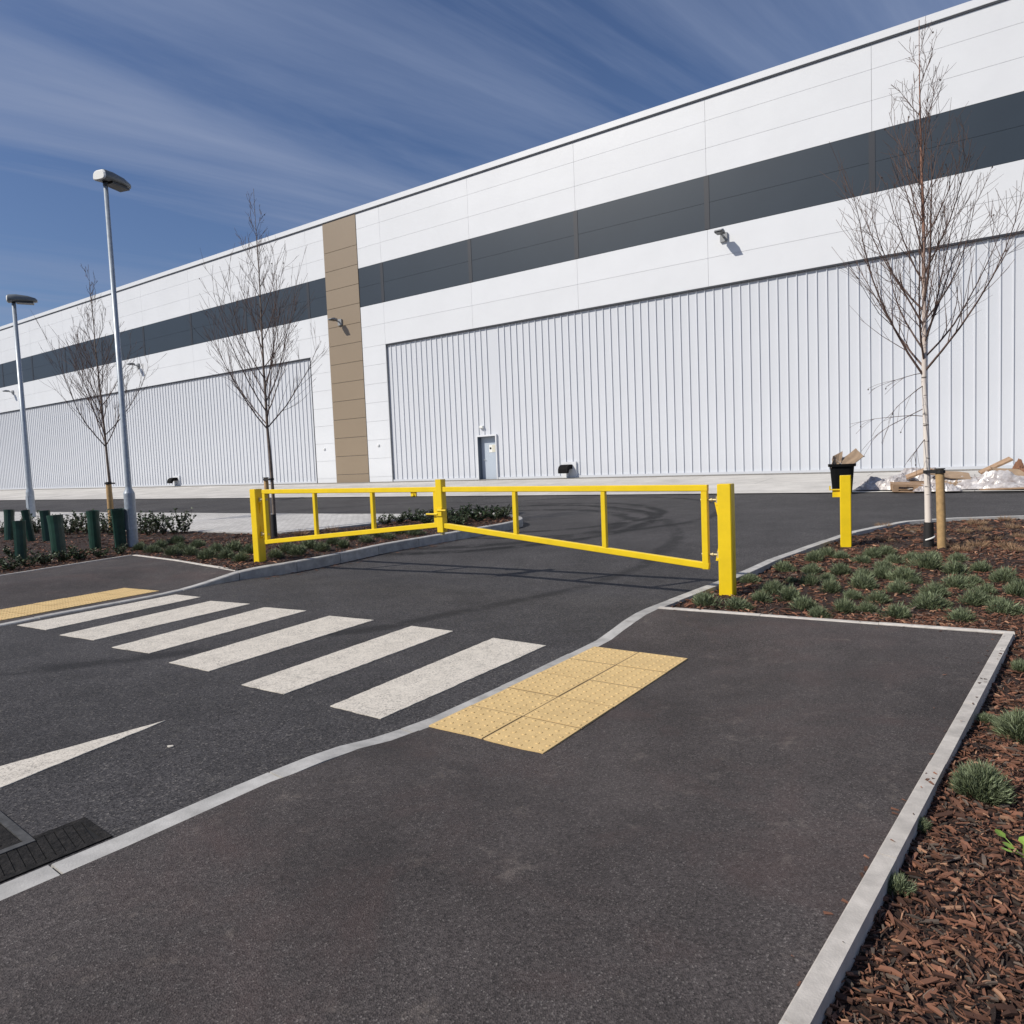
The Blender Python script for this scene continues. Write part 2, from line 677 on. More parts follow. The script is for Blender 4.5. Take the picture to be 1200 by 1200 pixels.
# ------------------------------------------------------------------ sky, sun, camera
SUN_L = Vector((1.08, 0.42, -1.0)).normalized()      # direction the light travels
sun_el = math.asin(-SUN_L.z)
sun_rot = math.atan2(-SUN_L.x, -SUN_L.y)

SKY_R = -40
W = bpy.data.worlds.new("World")
C.world = W
W.use_nodes = True
nt = W.node_tree
N, L = nt.nodes, nt.links
bg = N['Background']
sky = N.new('ShaderNodeTexSky')
sky.sky_type = 'NISHITA'
sky.sun_disc = False
sky.sun_elevation = sun_el
sky.sun_rotation = sun_rot
sky.air_density = 1.1
sky.dust_density = 0.8
sky.ozone_density = 3.0
tc = N.new('ShaderNodeTexCoord')
sx = N.new('ShaderNodeSeparateXYZ')
L.new(tc.outputs['Generated'], sx.inputs[0])
zz = mathn(nt, 'ADD', mathn(nt, 'MAXIMUM', sx.outputs[2], 0.0), 0.12)
cb = N.new('ShaderNodeCombineXYZ')
L.new(mathn(nt, 'DIVIDE', sx.outputs[0], zz), cb.inputs[0])
L.new(mathn(nt, 'DIVIDE', sx.outputs[1], zz), cb.inputs[1])
mr_ = N.new('ShaderNodeMapping')             # turn first, then stretch along the streaks
mr_.inputs['Location'].default_value = (3.7, 3.7, 0)
mr_.inputs['Rotation'].default_value = (0, 0, R(SKY_R))
L.new(cb.outputs[0], mr_.inputs['Vector'])
mp = N.new('ShaderNodeMapping')
mp.inputs['Scale'].default_value = (0.30, 1.9, 1)
L.new(mr_.outputs[0], mp.inputs['Vector'])
c1 = noisen(nt, mp.outputs[0], 1.1, 9, 0.60, 0.5)
mp2 = N.new('ShaderNodeMapping')
mp2.inputs['Scale'].default_value = (0.22, 0.8, 1)
mp2.inputs['Location'].default_value = (2.3, 5.1, 0)
L.new(mr_.outputs[0], mp2.inputs['Vector'])
c2 = noisen(nt, mp2.outputs[0], 1.0, 4, 0.5)
cl = mathn(nt, 'ADD', mathn(nt, 'MULTIPLY', c1, 0.62), mathn(nt, 'MULTIPLY', c2, 0.38))
cl = rangen(nt, cl, 0.43, 0.60, 0.0, 0.8)
tint = N.new('ShaderNodeVectorMath')
tint.operation = 'MULTIPLY'
L.new(sky.outputs[0], tint.inputs[0])
tint.inputs[1].default_value = (1.0, 1.06, 1.28)
col = mixc(nt, cl, tint.outputs[0], (3.7, 4.6, 6.9))
L.new(col, bg.inputs['Color'])
bg.inputs['Strength'].default_value = 0.068

sl = bpy.data.lights.new('sun', 'SUN')
sl.energy = 4.35
sl.angle = R(0.5)
sl.color = (1.0, 0.94, 0.845)
so = bpy.data.objects.new('sun', sl)
COL.objects.link(so)
so.rotation_euler = SUN_L.to_track_quat('-Z', 'Y').to_euler()
so.location = (-30, -12, 40)

cam = bpy.data.cameras.new('camera')
cam.sensor_fit = 'HORIZONTAL'
cam.sensor_width = 36
cam.lens = 36 * FPX / 1200
cam.clip_start = 0.05
cam.clip_end = 2000
co = bpy.data.objects.new('camera', cam)
COL.objects.link(co)
cr, sr, cp, sp = math.cos(ROLL), math.sin(ROLL), math.cos(PITCH), math.sin(PITCH)
rgt = Vector((cr, -sr * sp, -sr * cp))
upv = Vector((sr, cr * sp, cr * cp))
fwd = Vector((0, cp, -sp))
M = Matrix((rgt, upv, -fwd)).transposed().to_4x4()
M.translation = (0, 0, EYE)
co.matrix_world = M
C.camera = co
C.view_settings.view_transform = 'Standard'
C.view_settings.look = 'None'
C.view_settings.exposure = 0
C.view_settings.gamma = 1
C.view_settings.use_curve_mapping = False
C.cycles.max_bounces = 6


def wp(a, out=0.0, z=0.0):
    """point by the facade: a metres to the left of the survey origin, out metres in front of it"""
    return Vector(((WALL_D - out) * NX - a * NY, (WALL_D - out) * NY + a * NX, z))


# ------------------------------------------------------------------ ground, road, apron
def grid_sheet(name, s_list, a_list, dz, m, field=None):
    f = field or terrain
    vs, fs = [], []
    for s in s_list:
        for a in a_list:
            x, y = s * NX - a * NY, s * NY + a * NX
            vs.append((x, y, f(x, y) + dz))
    n = len(a_list)
    for i in range(len(s_list) - 1):
        for j in range(n - 1):
            fs.append((i * n + j, i * n + j + 1, (i + 1) * n + j + 1, (i + 1) * n + j))
    mb = MB()
    mb.add(vs, fs, 0, True)
    o = mb.build(name, m)
    if sum(p.normal.z for p in o.data.polygons) < 0:
        o.data.flip_normals()
    return tag(o, kind='structure')


def frange(a, b, st):
    n = int(round((b - a) / st))
    return [a + (b - a) * i / n for i in range(n + 1)]


grid_sheet('ground', frange(-300, 300, 6), frange(-300, 300, 6), -0.35, 'ground_soil')
road = grid_sheet('road', frange(-25, 5, 2) + frange(6, 20.4, 0.4), frange(-45, 135, 1.5), 0, 'road_asphalt')
grid_sheet('concrete_apron', frange(20.0, 27.75, 0.25), frange(-45, 135, 1.5), 0.025, 'apron_concrete')
grid_sheet('gravel_margin', [27.75, 28.0, 28.25, 28.55], frange(-45, 135, 1.5), 0.035, 'gravel_margin')

# right-hand kerb line (road side), from near left, past the crossing, round to the right
RK = [at(*p, foot_right).xy for p in ((0, 1035), (133, 980), (300, 908), (335, 896), (400, 872), (475, 850), (500, 842), (600, 797),
                                      (683, 757), (718, 735), (742, 719), (757, 712), (815, 690), (845, 679), (900, 655), (990, 624),
                                      (1055, 610.5), (1110, 606.5), (1200, 603.5))]
RK = [RK[0] + (RK[0] - RK[1]).normalized() * 9] + RK
RK.append(RK[-1] + Vector((7, -3.2)))
RKf = resample(RK, 0.3)
RKb = offset_line(RKf, 0.125)
mb = MB()
strip_units(mb, RKf, RKb, foot_right, off(-0.1), 0.915, 0.006)
tag(mb.build('kerb', 'kerb_concrete'), kind='structure')

# left-hand kerb line: crossing, planting island, its tip, then back along the far road
LKpx = ((0, 733), (60, 721), (190, 697), (222, 689), (250, 680.5), (280, 670.5), (330, 661), (375, 653), (448, 638), (517, 626), (563, 618.5),
        (598, 612), (612, 608.5), (613, 606), (602, 603), (579, 600.5), (548, 599.5), (525, 601), (495, 602), (400, 602), (300, 601.5),
        (150, 600.5), (0, 599.5), (-200, 598))
LK = [at(*p, foot_left).xy for p in LKpx]
LK = [LK[0] + (LK[0] - LK[1]).normalized() * 6] + LK
LKf = resample(LK, 0.3)
LKb = offset_line(LKf, -0.125)
mb = MB()
strip_units(mb, LKf, LKb, foot_left, off(-0.1), 0.915, 0.006)
tag(mb.build('kerb', 'kerb_concrete'), kind='structure')


def near_idx(pts, p):
    return min(range(len(pts)), key=lambda i: (pts[i] - p).length)


# right footway and its concrete edging
e1 = at(768, 713, foot_right).xy
e2 = at(1176, 743, foot_right).xy
e3 = at(1000, 1050, foot_right).xy
e4 = e3 + (e3 - e2).normalized() * 5
i1 = near_idx(RKb, e1)
e1 = RKb[i1]
poly = RKb[:i1 + 1] + [e2, e4, Vector((e4.x - 6, e4.y - 1.5))]
tag(sheet('footpath', poly, foot_right, 0.3, 'path_asphalt'), kind='structure')
mb = MB()
edge_top = lambda x, y: foot_right(x, y) + 0.012
a1 = resample([e1, e2 + (e2 - e1).normalized() * 0.07], 0.4)
strip_units(mb, a1, offset_line(a1, -0.055), edge_top, off(-0.1), 0.915, 0.0015, 0.006)
a2 = resample([e2, e4], 0.4)
strip_units(mb, a2, offset_line(a2, -0.062), edge_top, off(-0.1), 0.915, 0.0015, 0.006)
tag(mb.build('path_edging', 'edging_concrete'), kind='structure')
# right planting bed
out1 = offset_line(resample([e1, e2], 0.5), -0.055)
out2 = offset_line(resample([e2, e4], 0.5), -0.06)
bedR = RKb[i1:] + [Vector((16, 3)), Vector((14, -4)), out2[-1]] + out2[::-1][1:-1] + out1[::-1]
tag(sheet('planting_bed', bedR, bed_right, 0.16, 'soil'), kind='structure')

# left footway, bed, block paving
g1 = at(280, 668.5, foot_left).xy
g2 = at(155, 651, foot_left).xy
g3 = at(0, 675, foot_left).xy
g4 = g3 + (g3 - g2).normalized() * 12
j1 = near_idx(LKb, g1)
g1 = LKb[j1]
poly = LKb[:j1 + 1] + [g2, g4, Vector((g4.x - 3, g4.y - 5))]
tag(sheet('footpath', poly, foot_left, 0.35, 'path_asphalt'), kind='structure')
mb = MB()
edge_top = lambda x, y: foot_left(x, y) + 0.012
ln = resample([g1, g2], 0.4)
strip_units(mb, ln, offset_line(ln, 0.05), edge_top, off(-0.1), 0.915, 0.0015, 0.006)
ln = resample([g2, g4], 0.4)
strip_units(mb, ln, offset_line(ln, 0.05), edge_top, off(-0.1), 0.915, 0.0015, 0.006)
tag(mb.build('path_edging', 'edging_concrete'), kind='structure')
border = [at(*p, foot_left).xy for p in ((497, 605), (433, 613.5), (375, 620), (324, 624.5), (180, 621), (0, 617.5), (-220, 613))]
j2 = near_idx(LKb, at(505, 603.5, foot_left).xy)
border[0] = LKb[j2]
bo = [border[0]]
bedL = LKb[j1:j2] + border + [g4] + [g3, g2]
tag(sheet('planting_bed', bedL, bed_left, 0.22, 'soil'), kind='structure')
pave = LKb[j2:] + border[::-1][:-1]
tag(sheet('block_paving', pave, lambda x, y: foot_left(x, y) - 0.004, 0.5, 'block_paving'), kind='structure')
ln = resample(border, 0.4)
mb = MB()
strip_units(mb, ln, offset_line(ln, -0.05), lambda x, y: foot_left(x, y) + 0.004, off(-0.1), 0.915, 0.0015, 0.005)
tag(mb.build('path_edging', 'kerb_concrete'), kind='structure')

# ------------------------------------------------------------------ road markings (parts of the road)
stripes = [[(387, 828), (578, 748), (640, 757), (446, 843)], [(283, 803), (482, 734), (531, 740), (333, 814)],
           [(198, 777), (386, 722), (438, 727), (245, 787)], [(131, 759), (310, 712), (359, 716), (175, 766)],
           [(70, 744.5), (247, 704.5), (293, 708), (110, 750.5)], [(20, 733), (206, 697), (235, 700), (54, 738.5)]]


def marking(name, px, step=0.05):
    pts = [at(*p).xy for p in px]
    mb = MB()
    edge = []
    for a, b in zip(pts, pts[1:] + pts[:1]):
        n = max(2, int((b - a).length / step))
        d = (b - a).normalized()
        nn = Vector((d.y, -d.x))
        for k in range(n):
            q = a.lerp(b, k / n)
            if k:
                q = q + nn * random.uniform(-0.004, 0.004)
            edge.append(q)
    k = len(edge)
    top = [(q.x, q.y, terrain(q.x, q.y) + 0.005) for q in edge]
    bot = [(q.x, q.y, terrain(q.x, q.y) + 0.0005) for q in edge]
    mb.add(top + bot, [tuple(range(k))] + [(i, i + k, (i + 1) % k + k, (i + 1) % k) for i in range(k)])
    o = mb.build(name, 'road_paint', road)
    if o.data.polygons[0].normal.z < 0:
        o.data.flip_normals()
    return o


for s in stripes:
    marking('crossing_stripe', s)
marking('tapered_marking', [(194, 845), (0, 899), (-170, 947), (-170, 1000), (0, 924)])
marking('paint_spot', [(196, 874.5), (202, 874), (203, 875.5), (197, 876)], 0.02)


# ------------------------------------------------------------------ tactile paving
def tactile(name, O, U, V, nu, nv, field):
    mb = MB()
    T = 0.4

    def P(u, v, z):
        q = O + U * u + V * v
        return (q.x, q.y, field(q.x, q.y) + z)
    for i in range(nu):
        for j in range(nv):
            g = 0.006
            dz = random.uniform(-0.0015, 0.0015)
            u0, u1, v0, v1 = i * T + g, (i + 1) * T - g, j * T + g, (j + 1) * T - g
            vs = [P(u0, v0, .008 + dz), P(u1, v0, .008 + dz), P(u1, v1, .008 + dz), P(u0, v1, .008 + dz)]
            vb = [P(u0, v0, -.03), P(u1, v0, -.03), P(u1, v1, -.03), P(u0, v1, -.03)]
            mb.add(vs + vb, [(0, 1, 2, 3), (0, 4, 5, 1), (1, 5, 6, 2), (2, 6, 7, 3), (3, 7, 4, 0)])
            for a in range(6):
                for b in range(6):
                    uc, vc = i * T + (a + .5) * T / 6, j * T + (b + .5) * T / 6
                    n = 8
                    ring = [P(uc + .0125 * math.cos(2 * PI * k / n), vc + .0125 * math.sin(2 * PI * k / n), .008 + dz) for k in range(n)]
                    tp = [P(uc + .009 * math.cos(2 * PI * k / n), vc + .009 * math.sin(2 * PI * k / n), .0122 + dz) for k in range(n)]
                    mb.add(ring + tp, [(k, (k + 1) % n, n + (k + 1) % n, n + k) for k in range(n)] + [tuple(range(n, 2 * n))])
    for i in range(1, nu):
        mb.add([P(i * T - .0062, 0, .0062), P(i * T + .0062, 0, .0062), P(i * T + .0062, nv * T, .0062), P(i * T - .0062, nv * T, .0062)], [(0, 1, 2, 3)], 1)
    for j in range(1, nv):
        mb.add([P(0, j * T - .0062, .0056), P(nu * T, j * T - .0062, .0056), P(nu * T, j * T + .0062, .0056), P(0, j * T + .0062, .0056)], [(0, 1, 2, 3)], 1)
    o = mb.build(name, ['tactile_buff', 'joint_sand'])
    up = sum(p.normal.z * p.area for p in o.data.polygons)
    if up < 0:
        o.data.flip_normals()
    return tag(o, kind='structure')


tactile('tactile_paving', TR_O + TR_V * 0.035, TR_U, TR_V, 5, 2, foot_right)
tactile('tactile_paving', TL_O + TL_V * 0.05, TL_U, TL_V, 9, 2, foot_left)

# ------------------------------------------------------------------ gully grate and chamber cover by the near kerb
k0, k1 = at(133, 982).xy, at(0, 1037).xy
gu = (k1 - k0).normalized()
gv = Vector((gu.y, -gu.x))
if gv.y < 0:
    gv = -gv
GW = 0.30
gl = 0.62
rt = empty('drain_grate', (k0.x, k0.y, 0.0), math.atan2(gu.y, gu.x))
tag(rt, 'black cast iron gully grate set in the road against the kerb', 'drain grate')
sgn = 1 if Vector((-gu.y, gu.x)).dot(gv) > 0 else -1
mb = MB()
y0, y1 = sorted((0.012 * sgn, GW * sgn))
mb.box(.001, gl - .001, y0 + .001, y1 - .001, 0.0004, 0.0024)
mb.build('pit', 'void_shade', rt)  # flat black sheet painting the darkness below the bars, no real depth
mb = MB()
for (xa, xb, ya, yb) in ((0, gl, y0, y0 + .03), (0, gl, y1 - .03, y1), (0, .03, y0 + .03, y1 - .03), (gl - .03, gl, y0 + .03, y1 - .03)):
    mb.box(xa, xb, ya, yb, 0.001, 0.0062)
mb.build('frame', 'cast_iron', rt)
mb = MB()
for k in range(15):
    x = 0.045 + k * (gl - 0.09) / 15
    mb.beam((x, y0 + .03, .0042), (x + 0.03, y1 - .03, .0042), 0.031, 0.003)
mb.build('bars', 'cast_iron', rt)
cc = at(44, 989).xy
rt = empty('chamber_cover', (cc.x, cc.y, 0.0), math.atan2(gu.y, gu.x))
tag(rt, 'dark square chamber cover in the road beyond the gully grate', 'manhole cover')
mb = MB()
b0, b1 = sorted((0.02 * sgn, 0.5 * sgn))
mb.box(0.04, 0.5, b0 + .04, b1 - .04, 0.001, 0.007)
for k in range(6):
    for j in range(6):
        x, y = .1 + k * .065, b0 + .09 + j * .06
        mb.box(x, x + .03, y, y + .012, .007, .010)
mb.build('cover_plate', 'cast_iron', rt)
mb = MB()
for (xa, xb, ya, yb) in ((0, .54, b0, b0 + .035), (0, .54, b1 - .035, b1), (0, .035, b0 + .035, b1 - .035), (.505, .54, b0 + .035, b1 - .035)):
    mb.box(xa, xb, ya, yb, 0.001, 0.010)
mb.build('frame', 'worn_iron', rt)

# ------------------------------------------------------------------ the warehouse
BASE_Z = 0.4
wh = empty('warehouse', wp(0, 0, 0), WALL_ANG)
tag(wh, 'long white clad warehouse with a dark grey band and a brown panel strip', 'warehouse')
A0, A1 = -38.0, 128.0
ROWS = [8.38, 9.49, 10.60, 11.65, 12.70, 13.75, 14.80, 15.62]
JOINTS = [26.55 + 5.88 * k for k in range(-11, 18)]
JOINTS = [a for a in JOINTS if A0 < a < A1]
cuts = [A0] + JOINTS + [A1]
PIL = (28.28, 30.90)
FY = -0.05     # face of the flat panels


def panels(mb, a0, a1, z0, z1, cutsa, y=FY, g=0.005, d=0.05):
    """flat composite panels with open joints; local x = -a"""
    cs = [a0] + [c for c in cutsa if a0 + .05 < c < a1 - .05] + [a1]
    for c, e in zip(cs, cs[1:]):
        mb.box(-e + g, -c - g, y, y + d, z0 + g, z1 - g)


low = [0.4, 1.25, 2.27, 3.29, 4.31, 5.33, 6.35, 7.37, 8.38]
BAYR = 26.55
BAYL = 32.55
for (a0, a1, b0, b1) in ((A0, PIL[0], BAYR, PIL[0]), (PIL[1], A1, PIL[1], BAYL)):
    w_mb, d_mb = MB(), MB()
    for r0, r1 in zip(ROWS, ROWS[1:]):
        panels(d_mb if 10.5 < r0 < 12.5 else w_mb, a0, a1, r0, r1, JOINTS)
    for r0, r1 in zip(low, low[1:]):       # flat panels between the ribbed bays and the brown strip
        panels(w_mb, b0, b1, r0, r1, [])
    w_mb.build('wall', 'white_panel', wh)
    d_mb.build('dark_band', 'dark_panel', wh)
for a in JOINTS:
    if PIL[0] - .5 < a < PIL[1] + .5:
        continue
    mb = MB()
    mb.box(-a - .10, -a + .10, FY - .014, FY - .001, 10.62, 12.69)
    mb.build('joint_cover', 'dark_joint', wh)
mb = MB()
mb.box(-A1, -A0, 0.001, 0.03, 8.4, 15.6)
mb.box(-BAYL, -BAYR, 0.001, 0.03, BASE_Z, 8.4)
mb.build('joint_backing', 'panel_shadow_gap', wh)
mb = MB()
pz = [0.4 + 1.045 * k for k in range(15)]
pz[-1] = 15.62
for r0, r1 in zip(pz, pz[1:]):
    panels(mb, PIL[0], PIL[1], r0, r1, [], y=FY - 0.03, g=0.011, d=0.08)
mb.build('brown_strip', 'brown_panel', wh)
# parapet coping, with its drip line
mb = MB()
mb.box(-A1, -A0, -0.14, 0.35, 15.68, 15.93)
mb.build('coping', 'white_panel', wh)
mb = MB()
mb.box(-A1, -A0, -0.10, 0.0, 15.645, 15.678)
mb.build('drip_trim', 'grey_flashing', wh)
# body behind: end walls, back and roof
mb = MB()
mb.box(-A1, -A1 + 0.1, 0.36, 60, BASE_Z, 15.6)
mb.box(-A0 - 0.1, -A0, 0.36, 60, BASE_Z, 15.6)
mb.box(-A1 + 0.1, -A0 - 0.1, 59.8, 60, BASE_Z, 15.6)
mb.build('rear_wall', 'white_panel', wh)
mb = MB()
vs = [(-A1 + .1, .36, 15.3), (-A0 - .1, .36, 15.3), (-A0 - .1, 30, 17.2), (-A1 + .1, 30, 17.2), (-A0 - .1, 59.7, 15.3), (-A1 + .1, 59.7, 15.3)]
mb.add(vs, [(0, 1, 2, 3), (3, 2, 4, 5)])
mb.build('roof', 'roof_sheet', wh)

# ribbed cladding bays
PITCHR, PAN_Y, RIB = 0.35, 0.055, 0.040


def ribbed(mb, a_hi, a_lo, z0, z1, phase=0.0):
    """trapezoidal sheet: pan, up, crown, down; left (a_hi) to right (a_lo)"""
    prof = [(-a_hi, PAN_Y)]
    k = math.floor(a_hi / PITCHR) + 1
    while True:
        a = k * PITCHR - phase
        k -= 1
        if a > a_hi - 0.06:
            continue
        if a < a_lo + 0.08:
            break
        x = -a
        prof += [(x - .024, PAN_Y), (x - .013, PAN_Y - RIB), (x + .013, PAN_Y - RIB), (x + .017, PAN_Y)]
    prof.append((-a_lo, PAN_Y))
    n = len(prof)
    vs = [(x, y, z0) for x, y in prof] + [(x, y, z1) for x, y in prof]
    mb.add(vs, [(i, i + 1, n + i + 1, n + i) for i in range(n - 1)])


DO = (19.62, 20.70, 3.05)       # door opening: right edge, left edge, head height
mb = MB()
ribbed(mb, BAYR - .03, DO[1] + .06, BASE_Z, 8.36)
ribbed(mb, DO[1] + .06, DO[0] - .06, DO[2] + .08, 8.36)
ribbed(mb, DO[0] - .06, A0, BASE_Z, 8.36)
mb.build('ribbed_cladding', 'white_rib', wh)
mb = MB()
ribbed(mb, A1, BAYL + .05, BASE_Z, 8.36)
mb.build('ribbed_cladding', 'white_rib', wh)
mb = MB()
mb.box(-BAYL - .05, -BAYL - .002, -0.065, 0.06, BASE_Z, 8.37)
mb.build('flashing', 'dark_joint', wh)
mb = MB()
mb.box(-BAYR + .002, -BAYR + .03, -0.06, 0.06, BASE_Z, 8.37)
mb.build('flashing', 'grey_flashing', wh)
for xa, xb in ((-A1, -BAYL - .055), (-BAYR + .035, -A0)):
    mb = MB()
    mb.box(xa, xb, -0.053, 0.06, 8.315, 8.376)
    mb.build('head_flashing_shade', 'dark_joint', wh)  # flashing coloured dark to paint the shadow line below the panels
# base trim follows the ground
for a_hi, a_lo in ((A1, BAYL + .06), (BAYR - .04, DO[1] + .08), (DO[0] - .08, A0)):
    mb = MB()
    n = int((a_hi - a_lo) / 2) + 1
    rows = []
    for k in range(n + 1):
        b0 = a_hi - (a_hi - a_lo) * k / n
        hh = terrain(*wp(b0).xy)
        rows += [(-b0, -.03, hh - .3), (-b0, -.03, hh + .13), (-b0, .05, hh + .13)]
    mb.add(rows, [(i * 3 + j, i * 3 + 3 + j, i * 3 + 4 + j, i * 3 + 1 + j) for i in range(n) for j in (0, 1)])
    mb.build('base_flashing', 'white_rib', wh)

# personnel door in the ribbed bay
dr = empty('door', (0, 0, 0))
dr.parent = wh
mb = MB()
xl, xr = -DO[1], -DO[0]
db = terrain(*wp(20.1).xy) - 0.05
for (xa, xb, za, zb) in ((xl - .06, xl, db, DO[2]), (xr, xr + .06, db, DO[2]), (xl - .06, xr + .06, DO[2], DO[2] + .08)):
    mb.box(xa, xb, -0.05, 0.30, za, zb)
mb.build('frame', 'white_panel', dr)
mb = MB()
mb.box(xl + .001, xl + .02, -0.03, 0.30, db, DO[2] - .02)
mb.box(xr - .02, xr - .001, -0.03, 0.30, db, DO[2] - .02)
mb.box(xl + .001, xr - .001, -0.03, 0.30, DO[2] - .02, DO[2] - .001)
mb.build('shaded_lining', 'door_reveal_shade', dr)  # shade of the reveal and head, put into the colour
mb = MB()
mb.box(xl + .021, xr - .021, 0.25, 0.29, db, DO[2] - .022)
mb.build('leaf', 'door_paint', dr)
mb = MB()
mb.box(xl + .50, xl + .88, .238, .248, 2.26, 2.64, 0)
mb.box(xl + .68, xl + .86, .232, .237, 2.28, 2.62, 1)
mb.lathe([(0.055, 0), (0.055, 0.006), (0.0, 0.006)], 12, 2)
k = len(mb.v) - 36
for i in range(k, len(mb.v)):
    x, y, z_ = mb.v[i]
    mb.v[i] = (xl + .585 + x, .237 - z_, 2.46 + y)
mb.build('sign', ['sign_white', 'sign_yellow', 'black_plastic'], dr)
mb = MB()
mb.tube([(xl + .14, .249, 1.9), (xl + .14, .20, 1.9), (xl + .28, .20, 1.9)], 0.014, 6)
mb.build('handle', 'lamp_grey', dr)

# small white fittings on the wall by the brown strip
for a_, lab in ((31.8, 'small white box on the wall just left of the brown strip'), (27.45, 'small white box on the wall just right of the brown strip')):
    t = empty('alarm_box', wp(a_, 0.05, 2.98), WALL_ANG)
    tag(t, lab, 'alarm box', 'white boxes beside the brown strip')
    mb = MB()
    mb.box(-.07, .07, -.06, 0, -.05, .05)
    mb.build('housing', 'sign_white', t)
    mb = MB()
    mb.box(-.05, .05, -.07, -.061, -.03, .03)
    mb.build('cover', 'white_panel', t)

# lamp over the door
t = empty('door_lamp', wp(20.42, -.02, 3.52), WALL_ANG)
t.scale = (.72, .72, .72)
tag(t, 'small white bulkhead lamp on the ribs above the grey door', 'wall lamp')
mb = MB()
mb.box(-.16, .16, -.06, .05, -.10, .10)
mb.build('back_plate', 'white_panel', t)
mb = MB()
mb.add([(-.15, -.061, -.08), (.15, -.061, -.08), (.15, -.061, .09), (-.15, -.061, .09), (-.13, -.17, -.05), (.13, -.17, -.05), (.13, -.17, .07), (-.13, -.17, .07)],
       [(0, 1, 5, 4), (1, 2, 6, 5), (2, 3, 7, 6), (3, 0, 4, 7), (4, 5, 6, 7)])
mb.build('diffuser', 'sign_white', t)


# wall floodlights
def flood():
    t = empty('wall_floodlight')
    mb = MB()
    mb.box(-.14, .14, -.09, 0, -.16, .18)
    mb.build('mount_box', 'flood_grey', t)
    mb = MB()
    mb.beam((0, -.09, .02), (0, -.34, .06), 0.07, 0.07, ch=.01)
    mb.build('arm', 'flood_grey', t)
    mb = MB()
    secs = [(-.30, .11, .05), (-.36, .17, .10), (-.62, .19, .11), (-.82, .15, .04)]
    vs = []
    for (y, w, hh) in secs:
        zt = .06 - (y + .3) * .02
        vs += [(-w, y, zt), (w, y, zt), (w * .8, y, zt + hh), (-w * .8, y, zt + hh)]
    fs = [(0, 1, 2, 3), (15, 14, 13, 12)]
    for i in range(3):
        for k in range(4):
            fs.append((i * 4 + k, i * 4 + 4 + k, i * 4 + 4 + (k + 1) % 4, i * 4 + (k + 1) % 4))
    mb.add(vs, fs)
    mb.build('lamp_head', 'flood_grey', t)
    mb = MB()
    mb.box(-.14, .14, -.76, -.38, .035, .056)
    mb.build('lens', 'lamp_dark', t)
    return t


fl = flood()
for i, (a, z_, o_, lab) in enumerate(((8.25, 10.15, .05, 'grey floodlight under the dark band, nearest to the right-hand birch'),
                                     (29.85, 10.0, .08, 'grey floodlight mounted on the brown strip'),
                                     (51.0, 9.95, .05, 'grey floodlight on the white wall just right of the taller lamp post'),
                                     (71.8, 9.95, .05, 'grey floodlight on the white wall at the far left, left of the distant lamp post'))):
    o = fl if i == 0 else copy_thing(fl)
    o.location = wp(a, o_, z_)
    o.rotation_euler = (0, 0, WALL_ANG)
    tag(o, lab, 'floodlight', 'floodlights along the warehouse wall')


# black hooded vents low on the wall
def vent():
    t = empty('wall_vent')
    mb = MB()
    mb.box(-.30, .42, -.045, .05, -.35, .40)
    mb.build('backing_plate', 'white_panel', t)
    mb = MB()
    prof = []
    for k in range(8):
        u = R(12) + (PI * 0.62) * k / 7
        prof.append((-.05 - .52 * math.sin(u) * .95, .24 * math.cos(u) + .02))
    prof = [(-.05, .27), (-.22, .28), (-.38, .25), (-.50, .18), (-.56, .06), (-.57, -.10), (-.44, -.12), (-.40, .0), (-.30, .07), (-.05, .08)]
    n = len(prof)
    vs = [(-.24, y, z) for y, z in prof] + [(.24, y, z) for y, z in prof]
    mb.add(vs, [(i, (i + 1) % n, n + (i + 1) % n, n + i) for i in range(n)] + [tuple(range(n))[::-1], tuple(range(n, 2 * n))])
    mb.build('hood', 'black_plastic', t)
    mb = MB()
    mb.tube([(0, -.12, .06), (0, -.12, -.42)], .05, 8)
    mb.build('pipe', 'white_panel', t)
    return t


vn = vent()
for i, (a, lab) in enumerate(((15.62, 'black hooded vent low on the ribbed wall, to the right of the grey door'),
                              (47.3, 'black hooded vent low on the ribbed wall, between lamp post and middle birch'))):
    o = vn if i == 0 else copy_thing(vn)
    o.location = wp(a, 0.0, terrain(*wp(a).xy) + 0.36)
    o.rotation_euler = (0, 0, WALL_ANG)
    tag(o, lab, 'vent', 'hooded vents along the wall')

